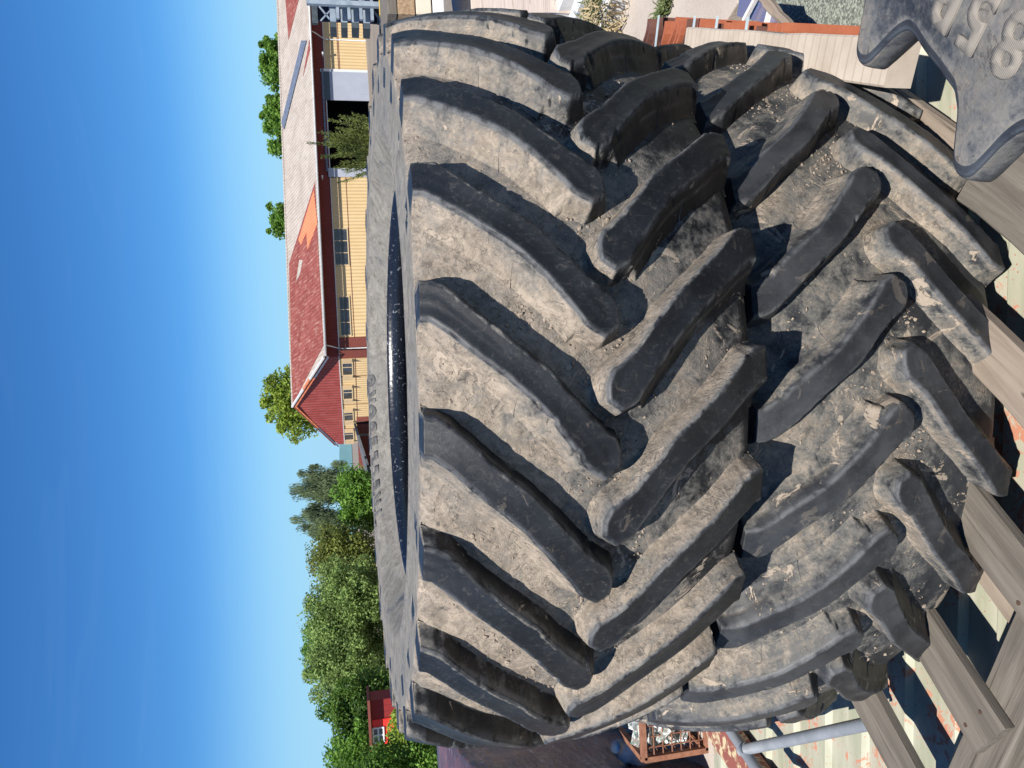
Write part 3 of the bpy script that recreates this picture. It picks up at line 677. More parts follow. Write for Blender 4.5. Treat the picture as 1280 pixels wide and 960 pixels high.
# white boards, plywood, layered boards at the right edge
for i, (x0, x1, wl) in enumerate(((699, 686, 'nearest the plywood sheets'), (722, 709, 'second from the plywood sheets'), (741, 727, 'third from the plywood sheets'), (757, 745, 'farthest from the plywood, beside the weeds'))):
    a = at(x0, 0, .12); b = at(x1, 34, .12); d = b - a
    o = plank('white_board', a - d * 1.2, b + (d * .5 if i < 3 else d * .1), .075 + .01 * (i % 2), .10, MT['white']); tag(o, 'white painted board on edge, ' + wl, 'board', 'white boards beside the tyre stack')
MT['ply'] = wood('pinkish_plywood', (.52, .42, .35), (.64, .55, .47), 0, .6)
for i, (x0, x1, t_) in enumerate(((566, 604, 'far'), (605, 642, 'middle'), (643, 690, 'near'))):
    a = at(x0, 16, .16); b = at(x1, 16, .16); c_ = at(x1 - 6, -30, .16); d_ = at(x0 - 6, -30, .16)
    vs = [a, b, c_, d_]; vs2 = [p - Vector((0, 0, .145)) for p in vs]; vs = [p - (p - (a + b + c_ + d_) / 4) * .012 for p in vs]
    o = MB().add(vs + vs2, [(0, 1, 2, 3), (7, 6, 5, 4), (0, 4, 5, 1), (1, 5, 6, 2), (2, 6, 7, 3), (3, 7, 4, 0)]).build('plywood_stack', MT['ply'])
    tag(o, 'pile of pinkish plywood sheets, the %s one of the three piles' % t_, 'plywood pile', 'plywood piles behind the tyre')
ls = empty('board_stack'); tag(ls, 'stack of grey, brown, cream and white boards in layers at the upper edge', 'board stack')
MT['osb'] = mat_noise('chip_board', (.25, .16, .09), (.45, .32, .2), 30, .9, .5); MT['cream'] = mat_noise('cream_board', (.60, .52, .40), (.68, .60, .48), 5, .8, .1)
for x0, x1, mt in ((484, 497, 'plank'), (497, 519.5, 'osb'), (520, 540, 'cream'), (541, 556, 'white')):
    a = atY(x0, 17, 7.0); b = atY(x1, 17, 7.0); MB().bevbox(((a.x + 1.6), 7.5, (a.z + b.z) / 2), (3.2, 1.0, a.z - b.z - .006), .008).build('layer', MT[mt], ls)
# weeds along the paving edge
k = NT('weed_leaf'); MT['weed'] = k.done(k.mix(k.noise(k.coord('World'), 9, 3), (.05, .09, .02), (.16, .17, .05)), .6)
k = NT('dry_straw'); MT['straw'] = k.done((.42, .33, .18), .8)
def blades(n, a, b, wd, h, seed):
    g = random.Random(seed); V = []; F = []
    for i in range(n):
        t = g.random(); p = a.lerp(b, t) + Vector((g.gauss(0, wd), g.gauss(0, wd), 0)); az = g.uniform(0, 6.3); hh = h * g.uniform(.3, 1); d = Vector((math.cos(az), math.sin(az), 0)); s = Vector((-d.y, d.x, 0)) * .004
        q = p + d * hh * .5 + Vector((0, 0, hh * .7)); e = p + d * hh * 1.1 + Vector((0, 0, hh * .75)); n0 = len(V)
        V += [p - s, p + s, q + s, q - s, e]; F += [(n0, n0 + 1, n0 + 2, n0 + 3), (n0 + 3, n0 + 2, n0 + 4)]
    return V, F
V, F = blades(900, at(766, 0, .03), at(757, 34, .03), .07, .16, 3)
o = link('weeds', mesh('weeds', V, F, MT['weed'])); tag(o, 'green weeds and grass growing between the white boards and the paving', 'weeds', kind='stuff')
V, F = blades(260, at(776, -6, .03), at(762, 34, .03), .08, .2, 5)
o = link('dry_grass', mesh('dry_grass', V, F, MT['straw'])); tag(o, 'dry straw coloured grass stalks lying over the weeds', 'dry grass', kind='stuff')
V, F = blades(200, at(838, 0, .03), at(826, 22, .03), .02, .05, 6)
o = link('joint_moss', mesh('joint_moss', V, F, MT['weed'])); tag(o, 'moss and tiny weeds in the joint of the concrete paving', 'moss', kind='stuff')

# ------------------------------------------------------------------ ground
k = NT('yard_gravel'); v = k.coord('World'); n = k.noise(v, .15, 6, .6); n2 = k.noise(v, 30, 5, .7)
c = k.mix(k.ramp(n, .4, .6), (.25, .215, .18), (.32, .28, .235)); c = k.mix(k.ramp(n2, .3, .7), c, (.20, .17, .14))
MT['gravel'] = k.done(c, .95, k.bump(n2, .6, .01), spec=.15)
GY = [(-300, 0), (9, 0), (13, -.25), (22, -1.2), (36, -2.2), (60, -2.8), (6500, -2.8)]
g = mesh('ground', [(x, y, z) for y, z in GY for x in (-6000, 6000)], [(2 * i, 2 * i + 1, 2 * i + 3, 2 * i + 2) for i in range(len(GY) - 1)], MT['gravel'])
tag(link('ground', g), kind='structure')
k = NT('exposed_concrete'); v = k.coord('World'); n = k.noise(v, 2, 6, .6); n2 = k.noise(v, 90, 4, .75); vo = k.voro(v, 130)
c = k.mix(k.ramp(n, .3, .7), (.44, .375, .31), (.54, .475, .41)); c = k.mix(k.math('MULTIPLY', k.ramp(n2, .5, .72), .5), c, (.30, .24, .19)); c = k.mix(k.ramp(vo, .22, .1), c, (.62, .56, .5))
MT['concrete'] = k.done(c, .93, k.bump(n2, .5, .005), spec=.15)
k = NT('green_grey_aggregate'); v = k.coord('World'); vo = k.voro(v, 120, out='Color'); vd = k.voro(v, 120)
sp = k.n('SeparateColor'); k.l(vo, sp.inputs[0]); c = k.mix(sp.outputs[0], (.19, .21, .175), (.36, .38, .32)); c = k.mix(k.ramp(vd, .5, .7), c, (.13, .14, .12))
MT['aggregate'] = k.done(c, .9, k.bump(vd, .7, -.004), spec=.2)
MT['low_bounce'] = mat_noise('low_bounce_ground', (.045, .045, .045), (.085, .083, .08), 3, .95, .5, 90, .004)  # for the unseen slab by the viewer, set dark to cut bounced light
pv = empty('paving'); tag(pv, kind='structure')
A_ = R_(15); ax = Vector((math.cos(A_), math.sin(A_), 0)); ay = Vector((-math.sin(A_), math.cos(A_), 0)); o0 = at(925, 3, .02)
sw, sl = .95, 1.35
for i in range(-2, 5):
    for j in range(-1, 5):
        c = o0 + ax * ((i + .5) * sw) + ay * ((j + .5) * sl)
        if c.x < .9 or c.y < .6: continue
        o = MB().bevbox((0, 0, 0), (sw - .012, sl - .012, .05), .006).build('paving_slab', MT['aggregate'] if j == -1 else MT['concrete'], pv)
        o.location = (c.x, c.y, .0 + rnd.uniform(-.003, .003)); o.rotation_euler = (rnd.uniform(-.002, .002), 0, A_ + rnd.uniform(-.004, .004))
for (cx_, cy_, sx, sy) in ((-2.6, 3.6, 3.2, 3.6), (0, -1, 6, 5)):
    o = MB().bevbox((cx_, cy_, .0), (sx, sy, .03), .006).build('yard_slab', MT['concrete'] if cy_ > 0 else MT['low_bounce']); tag(o, kind='structure'); o.location.z = 0 if cy_ > 0 else -.004

# ------------------------------------------------------------------ the long building
GZ = -2.8
def gnd(y): return float(np.interp(y, [9, 13, 22, 36, 60], [0, -.25, -1.2, -2.2, -2.8]))
TH = R_(12); al = Vector((math.cos(TH), math.sin(TH), 0)); pe = Vector((math.sin(TH), -math.cos(TH), 0))   # along / towards the viewer
def corr(name, c0, c1, per, axis='X', bump=.6, rough=.7, spec=.3, noisec=None):
    """corrugated or boarded sheet: relief bands along one object axis"""
    k = NT(name); sc_ = {'X': (1 / per, 0, 0), 'Y': (0, 1 / per, 0)}[axis]
    v = k.coord('Object', sc_); wv = k.n('TexWave'); wv.wave_profile = 'SIN'; wv.inputs['Scale'].default_value = .314; wv.bands_direction = axis; k.l(v, wv.inputs['Vector'])
    n = k.noise(k.coord('Object'), .5, 7, .65, .8)
    c = k.mix(k.ramp(n, .3, .7), c0, c1)
    if noisec: c = k.mix(k.math('MULTIPLY', k.ramp(k.noise(k.coord('Object', (1, .25, 1)), 3, 7, .7), .50, .66), .6), c, noisec)
    return k.done(c, rough, k.bump(wv.outputs['Fac'], bump, per * .22), spec=spec)
MT['ycl'] = corr('yellow_cladding', (.66, .47, .235), (.70, .51, .27), .42)
MT['rcl'] = corr('dark_red_cladding', (.17, .022, .018), (.20, .03, .024), .42, rough=.6)
MT['rgab'] = corr('red_gable_sheet', (.27, .045, .038), (.34, .07, .06), .5, noisec=(.38, .11, .095), rough=.6)
MT['roofpale'] = corr('weathered_roof_sheet', (.37, .315, .27), (.47, .415, .36), .45, noisec=(.28, .23, .20), rough=.9)
MT['roofred'] = corr('red_roof_sheet', (.20, .045, .036), (.28, .08, .065), .45, noisec=(.46, .27, .22), rough=.85)
MT['rooforange'] = corr('orange_roof_sheet', (.66, .20, .095), (.70, .24, .12), .45, rough=.8)
MT['trimw'] = mat_noise('pale_metal_trim', (.55, .55, .54), (.68, .68, .67), 4, .5, .1)
MT['slate'] = mat_noise('blue_grey_flashing', (.10, .125, .18), (.17, .20, .26), 4, .5, .1)
MT['darkglass'] = mat_noise('dark_window_glass', (.012, .018, .028), (.05, .06, .075), 1.2, .12, .05, spec=.7)
MT['cream'] = mat_noise('cream_trim', (.62, .47, .28), (.68, .53, .33), 4, .7, .1)
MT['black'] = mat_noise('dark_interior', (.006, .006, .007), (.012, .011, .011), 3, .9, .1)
MT['gategrey'] = mat_noise('grey_gate_panel', (.36, .38, .44), (.41, .43, .49), .4, .6, .1)
MT['gatedark'] = mat_noise('dark_gate_glass', (.05, .065, .09), (.07, .085, .11), 2, .2, .1)
MT['brown'] = mat_noise('red_brown_timber', (.17, .045, .032), (.22, .06, .045), 6, .7, .2)
Cw = Vector((4.1, 86.6, 0)); OV = 1.6
Ce = Cw + pe * OV + al * (-.35)
zE = atY(405.8, 438, Ce.y).z                 # eave
zB = atY(424, 440, Cw.y).z                   # foot of the red boarding
apex = atY(366, 507, 93.6); far = atY(419.5, 557, 102.3)
LEN = 78
bld = empty('long_building'); tag(bld, 'long yellow boarded building with a red gable and patched pink roof', 'building')
def frame(o, x, y):   # matrix with x along x, y along y
    z = x.cross(y).normalized(); x = x.normalized(); y = z.cross(x)
    return Matrix(((x.x, y.x, z.x, o.x), (x.y, y.y, z.y, o.y), (x.z, y.z, z.z, o.z), (0, 0, 0, 1)))
UP = Vector((0, 0, 1))
WM = frame(Cw, al, UP)                       # wall frame: x along, y up, z towards the viewer
def wbox(name, s0, s1, z0, z1, d0_, d1_, mat, parent=bld, fm=None, b=0):
    m = MB(); m.box(((s0 + s1) / 2, (z0 + z1) / 2, (d0_ + d1_) / 2), (s1 - s0, z1 - z0, d1_ - d0_)); return m.build(name, mat, parent, mw=fm if fm is not None else WM)
def sz(px, py, fm=WM):
    """wall coordinates (along, up) met by a sight line"""
    inv = fm.inverted(); o = inv @ Vector((0, 0, EYE)); d = inv.to_3x3() @ ray(px, py); t = -o.z / d.z; p = o + d * t; return p.x, p.y
g0 = sz(404, 89)[0]; g1 = sz(404, 126)[0]; g2 = sz(404, 213)[0]; g3 = sz(404, 219)[0]
gtop = sz(402.5, 110)[1]
# wall in pieces around the gate opening
wbox('wall', 0, g3, GZ, zB, -.3, 0, MT['ycl']); wbox('wall', g0, LEN, GZ, zB, -.3, 0, MT['ycl']); wbox('wall', g3, g0, gtop, zB, -.3, -.01, MT['ycl'])
wbox('frieze', -.02, LEN, zB + .003, zE + .45, -.3, .06, MT['rcl'])
wbox('trim', -.02, LEN, zB - .05, zB + .05, .062, .12, MT['trimw'])
sb = sz(433.1, 240)[1]
wbox('batten', 0, g3, sb - .03, sb + .03, .003, .03, MT['brown']); wbox('batten', g0, LEN, sb - .03, sb + .03, .003, .03, MT['brown'])
sb2 = sz(423, 84)[1]; wbox('batten', g0, LEN, sb2 - .03, sb2 + .03, .003, .03, MT['brown'])
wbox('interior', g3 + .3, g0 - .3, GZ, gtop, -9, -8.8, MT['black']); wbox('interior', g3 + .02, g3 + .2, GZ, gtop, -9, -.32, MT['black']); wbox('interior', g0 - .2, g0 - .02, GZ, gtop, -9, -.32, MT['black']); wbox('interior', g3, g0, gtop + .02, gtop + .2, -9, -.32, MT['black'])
# gate
gate = wbox('gate_leaf', g1, g0 - .15, GZ, gtop - .95, .15, .22, MT['gategrey'])
wbox('gate_window', g1, g0 - .15, gtop - .94, gtop - .25, .14, .2, MT['gatedark'], gate, Matrix.Identity(4))
wbox('gate_rail', g1 - 9.2, g0 + .2, gtop - .24, gtop - .02, .1, .3, MT['slate'])
wbox('gate_leaf', g3 - .3, g2 + .2, GZ, gtop - .25, .15, .22, MT['gategrey'])
wbox('gate_post', g0 - .15, g0 + .25, GZ, gtop + .1, .005, .13, MT['white'])
wbox('wicket_door', g1 + .8, g1 + 1.9, GZ, sz(450, 110)[1] + .1, .222, .25, MT['gategrey'], gate, Matrix.Identity(4))
# windows of the long side: frame > panes
def window(s0, s1, z0, z1, n, parent, fm=None, depth=.12, shut=False):
    F_ = MB(); fr_ = .07
    F_.box(((s0 + s1) / 2, z1 - fr_ / 2, .02), (s1 - s0, fr_, depth)); F_.box(((s0 + s1) / 2, z0 + fr_ / 2, .02), (s1 - s0 + .12, fr_ * 1.5, depth * 1.4))
    for i in range(n + 1):
        x = s0 + fr_ / 2 + (s1 - s0 - fr_) * i / n; F_.box((x, (z0 + z1) / 2, .02), (fr_, z1 - z0 - 2.02 * fr_, depth * .95))
    w_ = F_.build('window', MT['cream'], parent, mw=fm if fm is not None else WM)
    for i in range(n):
        a = s0 + fr_ + (s1 - s0 - fr_) * i / n; b = s0 + (s1 - s0 - fr_) * (i + 1) / n
        wbox('pane', a + .004, b - .004, z0 + fr_, z1 - fr_, .0, .03, MT['darkglass'], w_, Matrix.Identity(4))
    return w_
for (ya, yb, xt, xb) in ((332, 286, 417.5, 435.5), (420, 371, 424.5, 438)):
    a = sz(xt, ya)[0]; b = sz(xt, yb)[0]; zt = sz(xt, (ya + yb) / 2)[1]; zb = sz(xb, (ya + yb) / 2)[1]
    window(a, b, zb, zt, 3, bld)
a = sz(436, 430)[0]; wbox('corner_panel', .02, sz(436, 421.5)[0], GZ, zB - .06, .004, .05, MT['brown'])
# lamps, gutter, downpipes
for (px, py) in ((403.5, 73), (403, 226)):
    s_, z_ = sz(px, py); l_ = MB().tube([(s_, z_, 0), (s_, z_ + .05, .5), (s_, z_ - .05, .75)], .04, 8).build('wall_lamp', MT['trimw'], bld, mw=WM); MB().bevbox((s_, z_ - .03, .85), (.3, .18, .5), .05).build('lamp_shade', MT['trimw'], l_)
for s_ in (sz(430, 438)[0] + .25, sz(430, 50.5)[0]):
    MB().tube([(s_, zE - .15, OV - .1), (s_, zE - .5, OV - .35), (s_ - .1, zB - .05, .28), (s_ - .1, zB - .5, .2), (s_ - .1, GZ, .2)], .07, 8).build('downpipe', MT['trimw'], bld, True, mw=WM)
MB().tube([(-.4, zE - .1, OV + .12), (LEN, zE - .1, OV + .12)], .11, 10).build('gutter', MT['trimw'], bld, True, mw=WM)
# roof: front slope, far slope
E0 = Vector((Ce.x, Ce.y, zE)); A0 = Vector(apex); F0 = Vector(far)
def slope_frame(o, toward):
    y = (toward - o); y = y - al * y.dot(al); return frame(o, al, y), y.length
def roofslab(name, P, mat, parent, up=.0, th=.12):
    fm, hgt = RF; inv = fm.inverted(); L_ = [inv @ Vector(p) for p in P]
    return MB().prism([(q.x, q.y) for q in L_], up - th, up).build(name, mat, parent, mw=fm)
RF = slope_frame(E0, A0)
roofslab('roof', [E0, E0 + al * LEN, A0 + al * LEN, A0], MT['roofpale'], bld)
def rp(px, py):
    fm, h = RF; inv = fm.inverted(); o = inv @ Vector((0, 0, EYE)); d = inv.to_3x3() @ ray(px, py); t = -o.z / d.z; return o + d * t
def patch(pts, mat, up, name='roof_panel', th=.06):
    fm, h = RF; L_ = []
    for p in pts:
        q = rp(*p); q.y = min(max(q.y, .02), h - .02); L_.append((q.x, q.y))
    ar = sum(L_[i][0] * L_[(i + 1) % len(L_)][1] - L_[(i + 1) % len(L_)][0] * L_[i][1] for i in range(len(L_)))
    if ar < 0: L_ = L_[::-1]
    return MB().prism(L_, up - th, up).build(name, mat, bld, mw=fm)
patch([(361.6, 330), (394, 228), (404.5, 432), (366, 506)], MT['roofred'], .05)
patch([(374, 300), (393, 238), (397.5, 279), (385, 312), (384, 290), (377, 306)], MT['rooforange'], .10)
patch([(371, 352), (375, 325), (379, 325), (376, 342)], MT['roofpale'], .10)
patch([(357, -2), (374, -2), (361, 50)], MT['roofred'], .05); patch([(379, 96), (387, 50), (389, 60)], MT['roofred'], .05)
patch([(378, 51), (384, 51), (356, 162), (350, 158)], MT['slate'], .14, 'valley_flashing')
# ridge tiles and the strips along the rake
MB().tube([A0 + al * -.1, A0 + al * LEN], .16, 8).build('ridge_cap', MT['roofpale'], bld)
def ln(a, b, t): return a.lerp(b, t)
def rake(a, b, t0, t1, mat, name, w_=.30, up=.1):
    p, q = ln(a, b, t0), ln(a, b, t1); MB().bar(p + UP * up - al * .12, q + UP * up - al * .12, w_, .16).build(name, mat, bld)
rake(E0, A0, 0, .42, MT['trimw'], 'rake_board'); rake(E0, A0, .421, .62, MT['rooforange'], 'rake_board'); rake(E0, A0, .621, 1, MT['trimw'], 'rake_board')
rake(E0 - UP * .45, A0 - UP * .45, 0, .40, MT['slate'], 'barge_board', .12, .1); rake(E0 - UP * .42, A0 - UP * .42, .402, 1, MT['rooforange'], 'barge_board', .12, .1)
rake(A0 - UP * .42, F0 - UP * .42, 0, .5, MT['rooforange'], 'barge_board', .12, .1); rake(A0 - UP * .45, F0 - UP * .45, .502, 1, MT['slate'], 'barge_board', .12, .1)
RF2 = slope_frame(F0, A0); RF_ = RF; RF = RF2; roofslab('roof', [F0, F0 + al * LEN, A0 + al * LEN, A0], MT['roofred'], bld); RF = RF_
# gable wall
Gd = Vector((-6.5, 101.2, 0)) - Cw; GL = Gd.length; gx = Gd.normalized()
GM = frame(Cw, -gx, UP); 
if (GM.to_3x3() @ Vector((0, 0, 1))).y > 0: GM = frame(Cw, gx, UP)
gsgn = 1 if (GM.inverted() @ (Cw + gx)).x > 0 else -1
def gz(px, py): return sz(px, py, GM)
gzB = gz(424.5, 445)[1]; gB = (gz(423.8, 445)[1] + gz(429.3, 550)[1]) / 2
xa, xb = sorted((0, GL * gsgn))
wbox('gable_wall', xa, xb, GZ, gB, -.3, 0, MT['ycl'], bld, GM)
apl = GM.inverted() @ Vector((apex.x, apex.y, apex.z)); 
tri = [(0, gB + .004), (GL * gsgn, gB + .004), (GL * gsgn, max(gB + .4, (GM.inverted() @ F0).y - .35)), (apl.x, apl.y - .25), (0, zE + .1)]
if sum(tri[i][0] * tri[(i + 1) % 5][1] - tri[(i + 1) % 5][0] * tri[i][1] for i in range(5)) < 0: tri = tri[::-1]
MB().prism(tri, -.25, .08).build('gable_boarding', MT['rgab'], bld, mw=GM)
wbox('trim', xa, xb, gB - .09, gB + .0, .003, .13, MT['trimw'], bld, GM)
for (ya, yb, x0, x1) in ((449, 469, 427, 440.5), (482, 499, 428, 440.5), (511, 526, 429, 441.5), (536, 550, 430, 442)):
    a, zt = gz(x0, ya); b, _ = gz(x0, yb); _, zb = gz(x1, ya); a, b = sorted((a, b)); window(a, b, zb, zt, 2, bld, GM)
    for q_ in (a - .02, b + .02): MB().box((q_, (zb + zt) / 2, .35), (.05, zt - zb - .1, .6)).build('open_shutter', MT['cream'], bld, mw=GM)

a, b = sorted((gz(440, 437.5)[0], gz(440, 447.5)[0])); wbox('corner_panel', a, b, GZ, gB - .1, .004, .05, MT['brown'], bld, GM)
gb_, gb2 = gz(445, 480)[1], 0; wbox('batten', xa, xb, gb_ - .03, gb_ + .03, .003, .03, MT['brown'], bld, GM)
for y_ in (470, 505, 535):
    s_ = gz(440, y_)[0]; wbox('batten', s_ - .03, s_ + .03, GZ, gB - .1, .031, .05, MT['brown'], bld, GM)

# carport beside the gable
cp = empty('carport'); tag(cp, 'dark flat roofed carport beside the red gable', 'carport')
MT['felt'] = mat_noise('grey_roofing_felt', (.10, .105, .115), (.15, .155, .165), 2, .8, .2)
p1 = atY(442, 529, 66); p2 = atY(456, 590, 66); p3 = atY(446, 544, 60); p4 = atY(461, 590, 60)
MB().add([p1, p2, p4, p3] + [p - UP * .18 for p in (p1, p2, p4, p3)], [(0, 1, 2, 3)[::-1], (4, 5, 6, 7), (0, 4, 5, 1)[::-1], (1, 5, 6, 2)[::-1], (2, 6, 7, 3)[::-1], (3, 7, 4, 0)[::-1]]).build('roof', MT['felt'], cp)
for p in (p1, p2, p3, p4): MB().bar((p.x, p.y, GZ), (p.x, p.y, p.z - .2), .16).build('post', MT['black'], cp)
q1, q2 = p1.copy(), p2.copy(); m = MB(); mid = (q1 + q2) / 2; m.bar((q1.x + .5, q1.y, -.2), (q2.x + .4, q2.y, -.2), .1, 2.2); m.build('back_wall', MT['brown'], cp)
vn = empty('parked_van', atY(463, 592, 57) * 1); vn.location.z = GZ; tag(vn, 'white van parked in front of the carport, mostly hidden', 'van')
MT['vanwhite'] = mat_noise('van_white', (.75, .75, .76), (.8, .8, .81), 1, .3, .02, spec=.6)
MB().bevbox((0, 0, .95), (4.4, 1.8, 1.1), .18).build('body', MT['vanwhite'], vn); MB().bevbox((-.5, 0, 1.6), (3.0, 1.6, .6), .2).build('cab', MT['vanwhite'], vn); MB().box((-.5, -.8, 1.62), (2.2, .02, .34)).build('window', MT['darkglass'], vn)
for x in (-1.4, 1.4):
    for y in (-.85, .85): MB().tube([(x, y - .1, .33), (x, y + .1, .33)], .33, 20).build('wheel', MT['black'], vn)

# red shed
MT['shedred'] = corr('falu_red_boards', (.20, .016, .014), (.26, .022, .02), .2, rough=.7); MT['brightred'] = mat_noise('bright_red_paint', (.85, .03, .02), (.95, .05, .03), 3, .5, .1)
sY = 26; s0_ = atY(463, 876, sY); s1_ = atY(463, 932, sY); ztop = s0_.z
shed = empty('red_shed'); tag(shed, 'small dark red shed with a bright red corner half hidden by bushes', 'shed')
MB().box(((s0_.x + s1_.x) / 2, sY + .4, ztop / 2 - .8), (s0_.x - s1_.x, .8, ztop + 1.6)).build('wall', MT['shedred'], shed)
MB().box(((s0_.x + s1_.x) / 2, sY + .3, ztop + .06), (s0_.x - s1_.x + .3, 1.3, .08)).build('roof', MT['brown'], shed)
w0 = atY(466, 910, sY); w1 = atY(480, 926, sY); wx0, wx1 = w1.x, w0.x; wz0, wz1 = w1.z, w0.z
b0 = atY(465, 900, sY).x; MB().box(((b0 + s1_.x) / 2, sY - .02, ztop / 2), (b0 - s1_.x, .035, ztop - .05)).build('door', MT['brightred'], shed)
wf = MB()
for x in (wx0, (wx0 + wx1) / 2, wx1): wf.box((x, sY - .06, (wz0 + wz1) / 2), (.05, .04, wz1 - wz0))
for z in (wz0, (wz0 + wz1) / 2, wz1): wf.box(((wx0 + wx1) / 2, sY - .065, z), (wx1 - wx0 + .05, .04, .05))
wo_ = wf.build('window', MT['white'], shed); MB().box(((wx0 + wx1) / 2, sY - .045, (wz0 + wz1) / 2), (wx1 - wx0, .012, wz1 - wz0)).build('pane', MT['darkglass'], wo_)

# steel rack at the upper edge
MT['steel'] = mat_noise('blue_grey_steel', (.23, .28, .34), (.34, .40, .46), 5, .45, .1); MT['dksteel'] = mat_noise('dark_beam_end', (.05, .065, .075), (.08, .10, .11), 8, .6, .2); MT['tarp'] = mat_noise('dark_blue_tarp', (.008, .01, .03), (.02, .025, .06), 2, .6, .4)
RY = 18.0; rk = empty('steel_rack'); tag(rk, 'blue grey steel cantilever rack loaded with bundled beams in front of the yellow wall', 'rack')
pT = atY(383, 2.5, RY); pB = atY(500, 7.5, RY); MB().bar(pT, (pB.x, RY, -.85), .11, .11, Vector((0, 1, 0))).build('post', MT['steel'], rk)
for i, (x0, x1, y1) in enumerate(((412.5, 420.5, 26), (426, 434.5, 27), (439.5, 449, 27), (454, 463, 28), (475, 484, 24))):
    a = atY(x0, y1, RY + .2); b = atY(x1, y1, RY + .2); zc = (a.z + b.z) / 2; hh = a.z - b.z
    o = MB().box((a.x + 2.0, RY + .5, zc), (4.0, .5, hh * .92)).build('beam_bundle', MT['steel'], rk)
    MB().box((a.x - .06, RY + .5, zc), (.13, .52, hh * .96)).build('beam_end', MT['dksteel'], o)
    for q in range(2): MB().box((a.x + .5 + q * 1.3, RY + .235, zc), (.05, .02, hh * 1.0)).build('strap', MT['dksteel'], o)
    MB().box((a.x + 2.0, RY + .1, zc - hh * .75), (4.0, .08, .07)).build('arm', MT['steel'], rk)
a = atY(394, 26, RY + 1.6); b = atY(476, 26, RY + 1.6); MB().box((a.x + 2.2, RY + 1.6, (a.z + b.z) / 2), (4.4, .08, a.z - b.z)).build('back_sheet', MT['tarp'], rk)
for x0 in (394, 475):
    p = atY(x0, 30, RY + 1.4); MB().box((p.x + 2.2, RY + 1.4, p.z), (4.4, .1, .14)).build('rail', MT['dksteel'], rk)
for (xa_, ya_, xb_, yb_) in ((399, 8, 412, 24), (412, 14, 401, 26), (465, 10, 474, 24), (474, 6, 466, 12)):
    MB().bar(atY(xa_, ya_, RY + 1.35), atY(xb_, yb_, RY + 1.35), .035).build('brace', MT['steel'], rk)
MT['yellow'] = mat_noise('yellow_paint', (.65, .42, .05), (.7, .5, .08), 4, .5, .1)
for x0, mt in ((477, 'yellow'), (488, 'yellow')):
    p = atY(x0, 20, RY - .6); MB().box((p.x + 1.4, RY - .6, p.z), (2.8, .08, .09)).build('rail', MT[mt], rk)
for x0, z_ in ((484, 0), (492, 0)):
    p = atY(x0, 22, RY - 1); MB().bar((p.x, RY - 1, p.z), (p.x, RY - 1, p.z - .5), .06).build('foot', MT['steel'], rk)

# ------------------------------------------------------------------ hills and trees
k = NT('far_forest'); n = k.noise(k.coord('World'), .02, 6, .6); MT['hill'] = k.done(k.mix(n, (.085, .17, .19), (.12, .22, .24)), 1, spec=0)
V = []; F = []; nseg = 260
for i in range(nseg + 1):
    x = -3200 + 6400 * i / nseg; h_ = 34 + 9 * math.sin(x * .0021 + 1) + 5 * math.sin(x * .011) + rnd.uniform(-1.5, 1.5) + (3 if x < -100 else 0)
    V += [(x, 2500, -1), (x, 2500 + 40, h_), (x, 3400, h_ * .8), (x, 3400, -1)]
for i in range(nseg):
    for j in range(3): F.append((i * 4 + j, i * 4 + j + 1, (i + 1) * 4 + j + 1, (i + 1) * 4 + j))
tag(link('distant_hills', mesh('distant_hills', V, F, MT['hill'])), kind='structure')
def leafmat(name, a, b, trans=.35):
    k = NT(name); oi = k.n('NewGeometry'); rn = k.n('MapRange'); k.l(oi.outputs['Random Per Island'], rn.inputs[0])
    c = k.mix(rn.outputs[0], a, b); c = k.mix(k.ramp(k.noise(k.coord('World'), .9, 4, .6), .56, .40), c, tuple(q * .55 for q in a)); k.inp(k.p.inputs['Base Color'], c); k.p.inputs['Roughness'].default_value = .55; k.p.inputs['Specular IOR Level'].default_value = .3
    tr_ = k.n('BsdfTranslucent'); tc_ = k.mix(.5, c, tuple(min(1, q * 2.2) for q in b)); k.l(tc_, tr_.inputs[0]); ms = k.n('MixShader'); ms.inputs[0].default_value = trans
    k.l(k.p.outputs[0], ms.inputs[1]); k.l(tr_.outputs[0], ms.inputs[2]); k.l(ms.outputs[0], k.out.inputs[0]); return k.m
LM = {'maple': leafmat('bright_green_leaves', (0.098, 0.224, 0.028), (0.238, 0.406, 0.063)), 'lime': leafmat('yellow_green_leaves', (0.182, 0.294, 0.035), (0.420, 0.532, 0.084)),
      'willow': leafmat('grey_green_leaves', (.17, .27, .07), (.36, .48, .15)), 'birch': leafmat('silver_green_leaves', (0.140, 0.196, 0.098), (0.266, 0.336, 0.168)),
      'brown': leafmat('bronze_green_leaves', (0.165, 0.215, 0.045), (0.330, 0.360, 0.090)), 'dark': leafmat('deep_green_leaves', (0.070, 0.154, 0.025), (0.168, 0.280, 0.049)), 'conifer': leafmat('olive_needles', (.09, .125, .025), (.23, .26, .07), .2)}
MT['bark'] = mat_noise('tree_bark', (.10, .075, .055), (.17, .14, .11), 6, .9, .8, 20, .02)
